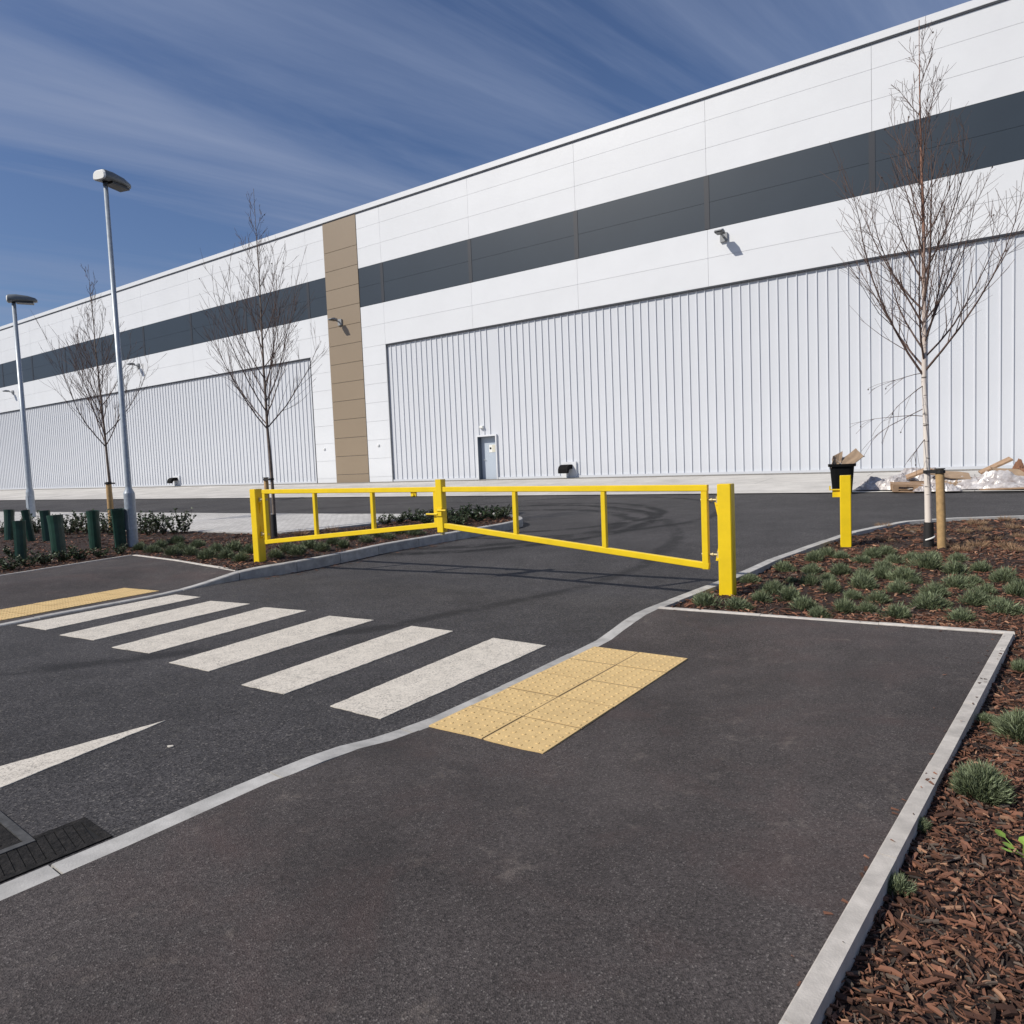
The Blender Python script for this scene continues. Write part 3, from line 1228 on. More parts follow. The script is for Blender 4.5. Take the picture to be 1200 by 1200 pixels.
# ------------------------------------------------------------------ lamp posts
def lamp_post(h, base, r_low, r_top, low_h, axis, label, hs=1.0):
    t = empty('street_lamp', base)
    tag(t, label, 'street lamp', 'street lamps on the left')
    mb = MB()
    mb.lathe([(r_low, -.1), (r_low, low_h)], 20)
    mb.lathe([(r_low, low_h), (r_top * 1.25, low_h + .10), (r_top * 1.2, low_h + .14)], 20)
    mb.build('base_section', 'galvanised', t)
    mb = MB()
    mb.lathe([(r_top * 1.2, low_h + .14), (r_top * 0.8, h), (0, h)], 16)
    mb.build('column', 'galvanised', t)
    mb = MB()
    mb.beam((0, -r_low - .004, .35), (0, -r_low - .004, .80), .12, .02, up=(0, 1, 0), ch=.004)
    mb.build('access_door', 'galvanised', t, rot=(0, 0, R(-20)))
    hd = empty('lamp_head', (0, 0, h), axis)
    hd.parent = t
    hd.scale = (hs, 1.15 * hs, .98 * hs)
    mb = MB()
    # canopy: D sections lofted along x, blunt tail at the post, slim nose out over the road
    secs = [(-.17, .19, .18, .085), (-.14, .20, .20, .085), (.10, .20, .22, .05), (.45, .19, .18, .045), (.68, .14, .11, .04), (.74, .08, .05, .02)]
    n = 14
    vs, fs = [], []
    tilt = 0.02
    for (x, w, up_, dn) in secs:
        for k in range(n):
            a = 2 * PI * k / n
            c, s = math.cos(a), math.sin(a)
            cx = math.copysign(abs(c) ** .6, c) * w
            cz = (math.copysign(abs(s) ** .75, s)) * (up_ if s > 0 else dn)
            vs.append((x, cx, .10 + cz + tilt * x))
    for i in range(len(secs) - 1):
        for k in range(n):
            fs.append((i * n + k, (i + 1) * n + k, (i + 1) * n + (k + 1) % n, i * n + (k + 1) % n))
    mb.add(vs, fs, 0, True)
    mb.add(vs[:n], [tuple(range(n))])
    mb.add(vs[-n:], [tuple(range(n))[::-1]])
    mb.build('canopy', 'lamp_shell', hd)
    mb = MB()
    e = [(x - .006, y * .97, .10 + (z_ - .10) * .97) for x, y, z_ in vs[:n]]
    e2 = [(x - .03, y * .8, .10 + (z_ - .10) * .8) for x, y, z_ in vs[:n]]
    mb.add(vs[:n] + e + e2, [(k, (k + 1) % n, n + (k + 1) % n, n + k) for k in range(n)] + [(n + k, n + (k + 1) % n, 2 * n + (k + 1) % n, 2 * n + k) for k in range(n)] + [tuple(range(2 * n, 3 * n))])
    mb.build('end_cap', 'sign_white', hd)
    mb = MB()
    mb.box(.08, .62, -.14, .14, .0, .055)
    mb.build('lens', 'lamp_dark', hd)
    mb = MB()
    mb.lathe([(.05, -.10), (.06, -.08), (.062, .06), (.0, .06)], 12)
    mb.build('spigot', 'lamp_dark', hd)
    return t


bN = at(156, 640, bed_left)
lamp_post(EYE + ray(131, 214).z * bN.y - bN.z, bN, .108, .052, 1.12, R(72), 'tall galvanised street lamp standing in the bed beside the left footpath', .78)
bF = at(37.5, 606, foot_left)
lamp_post(EYE + ray(21, 355).z * bF.y - bF.z, bF, .13, .085, .95, R(28), 'more distant galvanised street lamp at far left behind the green tree shelters')

# ------------------------------------------------------------------ yellow gate and posts
def post(base, h, label, rz, extra=None):
    t = empty('gate_post', base, rz)
    tag(t, label, 'gate post', 'yellow steel gate posts')
    mb = MB()
    mb.beam((0, 0, -.15), (0, 0, h - .006), .145, .145, up=(0, 1, 0), ch=.010)
    mb.build('shaft', 'yellow_paint', t)
    mb = MB()
    mb.beam((0, 0, h - .006), (0, 0, h), .138, .138, up=(0, 1, 0), ch=.012)
    mb.build('cap', 'yellow_paint', t)
    return t


pR = at(853, 697, bed_right)
pL = at(305, 658, bed_left)
pF = at(991.5, 640, bed_right)
gdir = (pR.xy - pL.xy).normalized()
ga = math.atan2(gdir.y, gdir.x)


def top_z(p, px, py):
    return EYE + ray(px, py).z * p.y


tR, tL, tF = top_z(pR, 848, 567), top_z(pL, 300, 573), top_z(pF, 990.5, 557)
postR = post(pR, tR - pR.z, 'thick yellow gate post at the right end of the gate, in lavender', ga)
postL = post(pL, tL - pL.z, 'thick yellow gate post at the left end of the gate, behind the kerb', ga)
postF = post(pF, tF - pF.z, 'free standing yellow post in the bed in front of the black bin', ga + R(8))
mb = MB()
mb.box(-.20, -.0735, -.03, .03, .80, .815)
mb.box(-.17, -.0735, -.008, .008, .70, .80)
mb.box(-.21, -.19, -.035, .035, .80, .86)
mb.build('catch_bracket', 'yellow_paint', postF)

span = (pR.xy - pL.xy).length
TOPZ = (top_z(pR, 835, 567.5) + top_z(pL, 313, 573.5)) / 2
HL = span * 0.5


def leaf(org, sgn, length, zt0, zt1, zb0, zb1, label, meet):
    """one gate leaf hung at org (local x along the gate, sgn gives the side it reaches)"""
    t = empty('gate_leaf', (org.x, org.y, 0), ga)
    tag(t, label, 'gate', 'two leaves of the yellow gate')
    W_ = .068

    def X(d):
        return sgn * d

    def zt(d):
        return zt0 + (zt1 - zt0) * d / length

    def zb(d):
        return zb0 + (zb1 - zb0) * d / length
    mb = MB()
    mb.beam((X(.0), 0, zt(0) - W_ / 2), (X(length), 0, zt(length) - W_ / 2), W_, W_, ch=.006)
    mb.build('top_rail', 'yellow_paint', t)
    mb = MB()
    mb.beam((X(.0), 0, zb(0) + W_ / 2), (X(length), 0, zb(length) + W_ / 2), W_, W_, ch=.006)
    mb.build('bottom_rail', 'yellow_paint', t)
    for d in (W_ * .5, length / 3, 2 * length / 3, length - .03):
        mb = MB()
        endpost = d > length - .1
        if endpost and meet:
            mb.beam((X(length - .04), .0, zb(length) - .06), (X(length - .04), .0, zt(length) + .10), .105, .10, up=(0, 1, 0), ch=.008)
        else:
            w = .066 if d in (W_ * .5,) or endpost else .056
            mb.beam((X(d), .0, zb(d) + (W_ if not d < .1 else 0.0) - (0.002 if endpost else 0)), (X(d), .0, zt(d) - W_), w, w, up=(0, 1, 0), ch=.005)
        mb.build('upright', 'yellow_paint', t)
    # adjustable hinges towards the post
    for zc in (zt0 - .16, zb0 + .16):
        mb = MB()
        mb.tube([(X(.075), 0, zc), (X(-.12), 0, zc)], .011, 8)
        mb.tube([(X(.058), 0, zc), (X(.075), 0, zc)], .02, 6)
        mb.tube([(X(-.045), 0, zc), (X(-.03), 0, zc)], .02, 6)
        mb.tube([(X(-.10), 0, zc - .035), (X(-.10), 0, zc + .035)], .017, 8)
        mb.build('hinge_bolt', 'zinc', t)
    return t


gap = .0725 + .115
orgR = pR.xy - gdir * gap
orgL = pL.xy + gdir * gap
# meeting point of the two leaves as seen at the middle of the gate
vm_ = ray(514, 590)
den = gdir.x - vm_.x * gdir.y
tm = (vm_.x * pL.y - pL.x) / den
meet = pL.xy + gdir * tm
lenR = (orgR - meet).length - .004
lenL = (meet - orgL).length - .004
zm_top = EYE + ray(515, 570.5).z * meet.y
zm_bot = EYE + ray(515, 618).z * meet.y
zr_top = EYE + ray(835, 567.8).z * orgR.y
zr_bot = EYE + ray(835, 667).z * orgR.y
zl_top = EYE + ray(313, 573.5).z * orgL.y
zl_bot = EYE + ray(313, 637.5).z * orgL.y
lr = leaf(orgR, -1, lenR, zr_top, zm_top, zr_bot, zm_bot, 'right leaf of the tapered yellow tube gate, hung on the nearer post', True)
ll = leaf(orgL, 1, lenL, zl_top, zm_top, zl_bot, zm_bot, 'left leaf of the tapered yellow tube gate, hung on the farther post', False)
mb = MB()
zc = zm_top - .34
mb.tube([(-lenR - .17, -.065, zc - .02), (-lenR + .02, -.065, zc - .02)], .012, 8)
mb.tube([(-lenR + .02, -.065, zc + .03), (-lenR + .16, -.065, zc + .03)], .012, 8)
mb.box(-lenR - .005, -lenR + .085, -.066, -.05, zc - .045, zc + .055)
mb.build('slide_bolt', 'yellow_paint', lr)
mb = MB()
mb.tube([(-lenR + .04, 0, zm_bot - .10), (-lenR + .04, 0, zm_bot - .06)], .03, 8)
mb.build('stop_pin', 'zinc', lr)
mb = MB()
dd = lenL - .42
mb.box(dd - .045, dd + .045, -.012, .012, zm_top - .12, zm_top - .056)
mb.tube([(dd, -.03, zm_top - .10), (dd, .03, zm_top - .10)], .02, 8)
mb.build('keeper_bracket', 'yellow_paint', ll)


# hinge lugs on the two posts
def lugs(p, side, z0, z1, base):
    for zc in (z0, z1):
        mb = MB()
        x0, x1 = side * .0735, side * .10
        if x0 > x1:
            x0, x1 = x1, x0
        mb.box(x0, x1, -.03, .03, zc - base - .05, zc - base - .035)
        s = 1 if zc == z0 else -1
        a, b, c = (side * .0735, zc - base - .045 - s * .20), (side * .0735, zc - base - .045 + s * .02), (side * .118, zc - base - .045 + s * .02)
        vs = [(a[0], -.006, a[1]), (b[0], -.006, b[1]), (c[0], -.006, c[1]), (a[0], .006, a[1]), (b[0], .006, b[1]), (c[0], .006, c[1])]
        mb.add(vs, [(0, 1, 2), (5, 4, 3), (0, 3, 4, 1), (1, 4, 5, 2), (2, 5, 3, 0)])
        mb.build('hinge_lug', 'yellow_paint', p)


lugs(postR, -1, zr_top - .16, zr_bot + .16, pR.z)
lugs(postL, 1, zl_top - .16, zl_bot + .16, pL.z)


# ------------------------------------------------------------------ trees
def rot_about(v, ax, a):
    return Matrix.Rotation(a, 3, ax) @ v


def branch_line(p, d, length, seg, lift, wob, rng):
    pts = [p.copy()]
    d = d.normalized()
    for _ in range(seg):
        d = (d + Vector((0, 0, lift / seg)) + Vector((rng.uniform(-wob, wob), rng.uniform(-wob, wob), rng.uniform(-wob, wob)))).normalized()
        pts.append(pts[-1] + d * (length / seg))
    return pts


def tree(base, H, fork, spread, r0, seed, bark, label, n1=30, lean=(0, 0), twig_r=0.0035, droop=0, leaves=14):
    rng = random.Random(seed)
    t = empty('birch_tree', base)
    tag(t, label, 'tree', 'young bare birch trees')
    tr = MB()
    pts, rad = [], []
    K = 18
    x = y = 0
    for i in range(K + 1):
        f = i / K
        x += rng.uniform(-.012, .012) + lean[0] * H / K
        y += rng.uniform(-.012, .012) + lean[1] * H / K
        pts.append(Vector((x, y, -.1 + (H + .1) * f)))
        rad.append(max(.004, r0 * ((1 - f) ** .85) * (1.25 if i == 0 else 1)))
    tr.tube(pts, rad, 9)
    tr.build('trunk', bark, t)
    cr_ = MB()

    def on_trunk(z):
        f = (z + .1) / (H + .1) * K
        i = min(K - 1, max(0, int(f)))
        return pts[i].lerp(pts[i + 1], f - i), rad[min(K, i)]
    az = rng.uniform(0, 6)
    for b in range(n1):
        f = (b + rng.uniform(0, .8)) / n1
        z = fork + (H * .95 - fork) * f ** 1.55
        p, rr = on_trunk(z)
        az += 2.4 + rng.uniform(-.5, .5)
        ang = R(44 - 18 * f + rng.uniform(-10, 10))
        d = Vector((math.cos(az) * math.sin(ang), math.sin(az) * math.sin(ang), math.cos(ang)))
        ln = (H - z) * (.56 - .20 * f) * rng.uniform(.70, 1.12) + .18
        ln = min(ln, spread * 2.5)
        l1 = branch_line(p, d, ln, 7, 1.0, .075, rng)
        rb = min(rr * .5, .0045 + .0050 * ln)
        r1 = [max(twig_r, rb * (1 - .82 * i / 7)) for i in range(8)]
        cr_.tube(l1, r1, 5, cap=False)
        n2 = int(4 + ln * 5.8)
        for c in range(n2):
            g = .14 + .84 * (c + rng.random()) / n2
            i = min(6, int(g * 7))
            q = l1[i].lerp(l1[i + 1], g * 7 - i)
            dd = (l1[i + 1] - l1[i]).normalized()
            ax = dd.orthogonal().normalized()
            ax = rot_about(ax, dd, rng.uniform(0, 2 * PI))
            d2 = rot_about(dd, ax, R(rng.uniform(18, 42)))
            l2 = ln * rng.uniform(.18, .42) * (1.1 - .45 * g) + .08
            b2 = branch_line(q, d2, l2, 4, .35, .10, rng)
            cr_.tube(b2, [max(twig_r * .95, r1[i] * .5 * (1 - .7 * k / 4)) for k in range(5)], 3, cap=False)
            for e in range(rng.choice((1, 2, 2, 3))):
                g2 = rng.uniform(.25, .95)
                k = min(3, int(g2 * 4))
                q2 = b2[k].lerp(b2[k + 1], g2 * 4 - k)
                d3 = (b2[k + 1] - b2[k]).normalized()
                d3 = rot_about(d3, d3.orthogonal().normalized(), R(rng.uniform(-50, 50)))
                d3 = (d3 + Vector((rng.uniform(-.4, .4), rng.uniform(-.4, .4), rng.uniform(-.1, .3)))).normalized()
                b3 = branch_line(q2, d3, l2 * rng.uniform(.25, .6), 2, .2, .12, rng)
                cr_.tube(b3, [twig_r * .9, twig_r * .85, twig_r * .55], 3, cap=False)
            if rng.random() < leaves / 400.0:
                e = b2[-1]
                s = rng.uniform(.010, .017)
                cr_.add([e, e + Vector((s, 0, -s * .8)), e + Vector((0, s * .4, -s * 2.2)), e + Vector((-s * .8, 0, -s))], [(0, 1, 2, 3)], 1)
    for k in range(droop):
        z = fork + .1 - .95 * rng.random() ** 2
        p, rr = on_trunk(z)
        a = PI + rng.uniform(-.7, .7)
        d = Vector((math.cos(a), math.sin(a) * .8, rng.uniform(-.5, .5)))
        ln = rng.uniform(.5, 1.15)
        l1 = branch_line(p, d, ln, 6, -.45, .08, rng)
        cr_.tube(l1, [max(twig_r * .9, .007 * (1 - .8 * i / 6)) for i in range(7)], 4, cap=False)
        for c in range(6):
            i = rng.randint(1, 5)
            b2 = branch_line(l1[i], (l1[i] - l1[i - 1]) + Vector((0, rng.uniform(-.1, .1), rng.uniform(-.12, .04))), rng.uniform(.15, .4), 3, -.5, .12, rng)
            cr_.tube(b2, twig_r * .8, 3, cap=False)
            if rng.random() < .3:
                e, s = b2[-1], .012
                cr_.add([e, e + Vector((s, 0, -s)), e + Vector((0, s * .4, -s * 2.4)), e + Vector((-s * .8, 0, -s))], [(0, 1, 2, 3)], 1)
    cr_.build('crown', ['twig', 'old_leaf'], t)
    return t


def stake(base, h, r, tree_xy, label, lean=(0, 0)):
    t = empty('tree_stake', base)
    tag(t, label, 'tree stake', 'round wooden tree stakes')
    mb = MB()
    mb.tube([(0, 0, -.1), (lean[0] * .5, lean[1] * .5, h * .5), (lean[0], lean[1], h - .02), (lean[0], lean[1], h)], [r * 1.04, r, r * .97, r * .86], 12)
    mb.build('pole', 'stake_wood', t)
    mb = MB()
    d = Vector((tree_xy.x - base.x - lean[0], tree_xy.y - base.y - lean[1], 0))
    c0 = Vector((lean[0], lean[1], h - .035))
    dn = d.normalized()
    sd = Vector((-dn.y, dn.x, 0))
    rr = r * 1.1
    ring = []
    tr_ = .055
    for k in range(7):
        a = PI / 2 + PI * k / 6
        ring.append(c0 + dn * (math.cos(a) * rr) + sd * (math.sin(a) * rr))
    for k in range(7):
        a = -PI / 2 + PI * k / 6
        ring.append(c0 + d + dn * (math.cos(a) * tr_) + sd * (math.sin(a) * tr_))
    ring.append(ring[0])
    for a, b in zip(ring, ring[1:]):
        mb.beam(a, b + (b - a) * .08, .010, .042)
    mb.build('rubber_strap', 'rubber', t)
    mb = MB()
    mb.tube([c0 + Vector((0, 0, .03)), c0 + Vector((0, 0, .045))], [r * 1.22, r * 1.16], 12)
    mb.build('top_cap', 'rubber', t)
    return t


T1 = at(1088, 641, bed_right)
t1 = tree(T1, 6.9, 2.28, 1.06, .046, 11, 'birch_bark', 'bare birch with a white trunk in the right-hand bed beside the yellow post',
          n1=32, lean=(-.012, .0), twig_r=.0027, droop=5, leaves=20)
S1 = at(1104, 643, bed_right)
stake(S1, 1.06, .054, T1, 'stout pale wooden stake strapped to the white birch', (-.03, 0))
mb = MB()
pts = [(0, 0, -.02), (0.003, 0, .12), (0.004, 0, .24), (.005, 0, .34)]
mb.tube(pts, [.068, .066, .064, .060], 12)
mb.build('trunk_guard', 'rubber', t1)
mb = MB()
ring = []
for k in range(15):
    a = -2.6 + 3.6 * k / 14
    ring.append(Vector((.069 * math.cos(a), .069 * math.sin(a), .10 + .085 * k / 14)))
mb.tube(ring, [.012] * 15, 6)
mb.build('white_band', 'sign_white', t1)

T2 = at(322, 630, bed_left)
t2 = tree(T2, 7.25, 2.3, 1.1, .040, 23, 'brown_bark', 'bare young tree behind the left gate leaf',
          n1=26, lean=(.0, .0), twig_r=.0030, leaves=40)
S2 = at(316, 629, bed_left)
stake(S2, 1.28, .05, T2, 'brown stake strapped to the tree behind the left gate leaf')
mb = MB()
mb.tube([(0, 0, -.02), (0, 0, .5)], [.062, .058], 10)
mb.build('trunk_guard', 'rubber', t2)
T3 = at(136, 620, bed_left)
t3 = tree(T3, 7.2, 2.25, 1.15, .043, 31, 'brown_bark', 'bare young tree at far left behind the tall street lamp',
          n1=24, lean=(-.022, .0), twig_r=.0036, leaves=6)
S3 = at(131.5, 622, bed_left)
stake(S3, 1.32, .075, T3, 'orange brown stake strapped to the tree behind the tall street lamp')

# ------------------------------------------------------------------ plants
def blade(mb, p, d, ln, w, rng, mi=0, bend=.3):
    d = d.normalized()
    s = d.cross(Vector((rng.uniform(-1, 1), rng.uniform(-1, 1), rng.uniform(-1, 1))))
    if s.length < .05:
        s = d.orthogonal()
    s.normalize()
    m = p + d * ln * .55
    e = p + (d + Vector((0, 0, bend * rng.uniform(-.4, 1)))).normalized() * ln
    mb.add([p - s * w * .35, p + s * w * .35, m + s * w * .5, m - s * w * .5, e], [(0, 1, 2, 3), (3, 2, 4)], mi)


def lavender(seed, rad, hgt, n, name='lavender_clump'):
    rng = random.Random(seed)
    mb = MB()
    lobes = [(rng.uniform(-.45, .45) * rad, rng.uniform(-.45, .45) * rad, rng.uniform(.65, 1.05)) for _ in range(7)]
    for k in range(n):
        lx, ly, ls = rng.choice(lobes)
        a = rng.uniform(0, 2 * PI)
        r = rad * .62 * math.sqrt(rng.random()) * ls
        x, y = lx + r * math.cos(a), ly + r * math.sin(a)
        q = min(1, math.hypot(x, y) / rad)
        top = hgt * ls * (1 - .75 * q * q)
        z = top * rng.uniform(.05, .8)
        d = Vector((x / rad * rng.uniform(.5, 1.6), y / rad * rng.uniform(.5, 1.6), 1.0 - .5 * q)) + Vector((rng.uniform(-.6, .6), rng.uniform(-.6, .6), rng.uniform(-.2, .3)))
        blade(mb, Vector((x, y, z)), d, hgt * rng.uniform(.18, .40), hgt * rng.uniform(.017, .030), rng, 1 if z > top * .5 and rng.random() < .6 else 0)
    o = mb.build(name, ['lavender_leaf', 'lavender_tip'])
    COL.objects.unlink(o)
    return o.data, o


LAV = []
for i in range(7):
    me, o = lavender(100 + i, .16 + .012 * (i % 3), .19 + .012 * (i % 4), 1500)
    LAV.append(me)
    bpy.data.objects.remove(o)
me_big, o = lavender(200, .17, .19, 4200)
bpy.data.objects.remove(o)
me_big2, o = lavender(203, .17, .20, 4200)
bpy.data.objects.remove(o)

ORD = ['first', 'second', 'third', 'fourth', 'fifth', 'sixth', 'seventh', 'eighth', 'ninth', 'tenth', 'eleventh', 'twelfth', 'thirteenth', 'fourteenth', 'fifteenth']


def put(name, me, p, s, rz, label, cat, group):
    o = bpy.data.objects.new(name, me)
    COL.objects.link(o)
    o.location = p
    o.rotation_euler = (0, 0, rz)
    o.scale = s if hasattr(s, '__len__') else (s, s, s)
    return tag(o, label, cat, group)


def zc_(q):
    return (820 + q[0] / 3.158, 600 + q[1] / 3.158)


rowA = [(20, 345), (130, 356), (330, 325), (385, 362), (440, 385), (530, 368), (730, 388), (850, 352), (975, 403), (1118, 373)]
rowB = [(190, 262), (270, 298), (410, 268), (480, 293), (600, 283), (660, 332), (740, 298), (870, 308), (950, 280), (1015, 340), (1182, 305)]
rowC = [(310, 218), (420, 228), (520, 228), (600, 250), (680, 242), (755, 258), (940, 228), (1045, 218), (1135, 258)]
rowE = [(230, 330), (620, 372), (900, 345), (1060, 300), (1100, 345), (1150, 300), (560, 320), (800, 262), (1010, 265), (340, 262), (470, 252)]
rowD = [(430, 180), (470, 165), (530, 173), (600, 188), (640, 170), (690, 160), (680, 207), (720, 190), (790, 180), (840, 208), (860, 178), (955, 183)]
for row, words in ((rowA, 'in the front row of the right bed'), (rowB, 'in the second row of the right bed'),
                   (rowC, 'in the third row of the right bed'), (rowD, 'in the back row of the right bed'), (rowE, 'among smaller clumps between the rows, right bed')):
    for i, q in enumerate(sorted(row)):
        px, py = zc_(q)
        p = at(px, py, bed_right)
        s = random.uniform(.70, 1.0) * (.6 if q == (440, 385) else .68 if q in rowE else 1)
        put('lavender_clump', random.choice(LAV), p - Vector((0, 0, .015)), (s, s, s * random.uniform(.85, 1.1)), random.uniform(0, 6),
            '%s grey green lavender clump from the left %s' % (ORD[i], words), 'lavender', 'lavender clumps in the right-hand bed')
p = at(1150, 930, bed_right)
put('lavender_clump', me_big, p, (.66, .66, .8), 1.0, 'nearest grey green lavender clump beside the pale footpath edging', 'lavender', 'lavender clumps in the right-hand bed')
p = at(1200, 868, bed_right)
put('lavender_clump', me_big2, p, (.72, .72, .82), 2.0, 'lavender clump cut by the picture edge beside the footpath edging', 'lavender', 'lavender clumps in the right-hand bed')
for (px, py, s, lab) in ((1197, 787, .42, 'tiny lavender sprig at the edge of the right bed, beyond the two near clumps'),
                         (1078, 972, .26, 'small olive seedling close against the pale footpath edging'),
                         (1052, 1046, .32, 'small low seedling at the near corner of the pale footpath edging'),
                         (1156, 848, .3, 'tiny green seedling beside the near lavender clump')):
    p = at(px, py, bed_right)
    put('seedling', LAV[2], p, s, px, lab, 'seedling', 'small seedlings in the near mulch')

# lime green weed leaves at the right edge
rng = random.Random(5)
mb = MB()
for k in range(9):
    a = k * 2.4
    r = .04 + .012 * k
    c = Vector((r * math.cos(a), r * math.sin(a), .03 + .004 * k))
    u = Vector((math.cos(a), math.sin(a), .35))
    v = Vector((-math.sin(a), math.cos(a), 0))
    L_, W_ = .05, .022
    mb.add([c - u * L_ * .5, c - u * L_ * .1 + v * W_, c + u * L_ * .35 + v * W_ * .8, c + u * L_ * .6, c + u * L_ * .35 - v * W_ * .8, c - u * L_ * .1 - v * W_,
            c + u * L_ * .1 + Vector((0, 0, -.006))], [(0, 6, 1), (1, 6, 2), (2, 6, 3), (3, 6, 4), (4, 6, 5), (5, 6, 0)])
    mb.tube([c - u * L_ * .5, Vector((0, 0, 0))], .0025, 4, cap=False)
me = mb.build('weed', 'lime_leaf')
me.location = at(1199, 1004, bed_right)
me.scale = (.75, .75, .75)
tag(me, 'bright lime green weed with round leaves in the near mulch', 'weed')

# left bed: low clumps
def shrub(seed, n_st, hgt, spread, leaf, n_leaf, dens=1.0):
    rng = random.Random(seed)
    mb = MB()
    for k in range(n_st):
        a = rng.uniform(0, 2 * PI)
        d = Vector((math.cos(a) * spread, math.sin(a) * spread, 1))
        ln = hgt * rng.uniform(.6, 1.05)
        l = branch_line(Vector((math.cos(a) * .03, math.sin(a) * .03, 0)), d, ln, 5, .25, .12, rng)
        mb.tube(l, [.006, .005, .0045, .004, .003, .002], 3, 1, cap=False)
        for j in range(n_leaf):
            g = rng.uniform(.12, 1) * 5
            i = min(4, int(g))
            q = l[i].lerp(l[i + 1], g - i)
            u = Vector((rng.uniform(-1, 1), rng.uniform(-1, 1), rng.uniform(-.2, .9))).normalized()
            v = u.cross(Vector((rng.uniform(-1, 1), rng.uniform(-1, 1), rng.uniform(-1, 1))))
            v = v.normalized() if v.length > .05 else u.orthogonal().normalized()
            L_ = leaf * rng.uniform(.6, 1.2)
            mb.add([q, q + u * L_ * .45 + v * L_ * .26, q + u * L_, q + u * L_ * .45 - v * L_ * .26], [(0, 1, 2, 3)], 0)
    o = mb.build('shrub', ['shrub_leaf', 'shrub_stem'])
    me = o.data
    bpy.data.objects.remove(o)
    return me


SHR = [shrub(300 + i, 12, .50, .45, .06, 26) for i in range(4)]
LOW = [shrub(320 + i, 16, .24, .95, .042, 26) for i in range(4)]
low1 = [(12, 668), (33, 664), (52, 661), (74, 658), (95, 656), (117, 653), (140, 650), (20, 655)]
for i, q in enumerate(sorted(low1)):
    p = at(*q, bed_left)
    put('low_shrub', random.choice(LOW), p, random.uniform(.95, 1.35), random.uniform(0, 6),
        '%s low dark shrub from the left along the left footpath edging' % ORD[i], 'shrub', 'low shrubs beside the left footpath')
low2 = [(165, 645), (178, 648), (190, 643), (200, 651), (212, 645), (222, 651), (232, 642), (243, 655), (254, 648), (264, 655), (274, 646), (284, 658), (292, 649), (208, 637)]
for i, q in enumerate(sorted(low2)):
    p = at(*q, bed_left)
    put('lavender_clump', random.choice(LAV), p, random.uniform(.9, 1.15), random.uniform(0, 6),
        '%s dark green clump from the left between tall lamp and left gate post' % ORD[i], 'lavender', 'clumps between lamp and left gate post')
low3 = [(322, 654), (336, 648), (349, 651), (362, 643), (377, 646), (391, 638), (402, 642), (414, 633), (428, 636), (441, 630), (455, 632), (470, 626), (486, 627)]
for i, q in enumerate(sorted(low3)):
    p = at(*q, bed_left)
    put('lavender_clump', random.choice(LAV), p, random.uniform(.8, 1.05), random.uniform(0, 6),
        '%s green clump from the left along the kerb below the left gate leaf' % ORD[i], 'lavender', 'clumps along the kerb below the gate')
low4 = [(452, 615), (468, 613), (486, 611), (500, 614), (514, 609), (524, 613), (533, 608), (543, 612), (552, 606), (561, 611), (571, 606), (580, 609), (590, 606), (538, 616), (512, 619)]
for i, q in enumerate(sorted(low4)):
    p = at(*q, bed_left)
    put('low_shrub', random.choice(LOW), p, random.uniform(1.2, 1.6), random.uniform(0, 6),
        '%s leafy low shrub from the left on the tip of the planting island' % ORD[i], 'shrub', 'leafy shrubs on the island tip')
back = [(4, 626), (22, 625), (44, 625), (72, 625), (80, 627), (90, 625), (101, 626), (120, 625), (129, 627), (166, 626), (174, 628), (182, 625), (192, 626), (205, 626), (217, 625)]
for i, q in enumerate(sorted(back)):
    p = at(*q, bed_left)
    put('young_shrub', random.choice(SHR), p, random.uniform(.95, 1.3), random.uniform(0, 6),
        '%s upright young shrub from the left along the pale block paving' % ORD[i], 'shrub', 'young shrubs along the block paving')

# dry grass tufts
def tuft(seed):
    rng = random.Random(seed)
    mb = MB()
    for k in range(240):
        a = rng.uniform(0, 2 * PI)
        r = .10 * math.sqrt(rng.random())
        o_ = rng.uniform(.1, 1.8)
        blade(mb, Vector((r * math.cos(a), r * math.sin(a), 0)), Vector((math.cos(a) * o_, math.sin(a) * o_, 1)), rng.uniform(.05, .17), .0045, rng, 0, -.5)
    o = mb.build('dry', 'dry_grass')
    me = o.data
    bpy.data.objects.remove(o)
    return me


TUF = [tuft(400 + i) for i in range(4)]
tf = [(1035, 618), (1037, 634), (1070, 623), (1130, 624), (1145, 615), (1178, 610), (1162, 633), (1145, 641), (1179, 641), (1189, 646), (1197, 630), (1113, 641), (1127, 646), (1155, 622), (1187, 619)]
for i, q in enumerate(sorted(tf)):
    p = at(*q, bed_right)
    put('dry_grass_tuft', random.choice(TUF), p, random.uniform(.6, .95), random.uniform(0, 6),
        '%s dry brown grass tuft from the left around the white birch' % ORD[i], 'grass tuft', 'dry grass tufts around the birch')
for (q, lab) in (((352, 627), 'left of two reddish dry tufts behind the left gate leaf'), ((389, 623), 'right of two reddish dry tufts behind the left gate leaf')):
    put('dry_grass_tuft', TUF[1], at(*q, bed_left), 1.1, q[0], lab, 'grass tuft', 'dry tufts behind the gate')

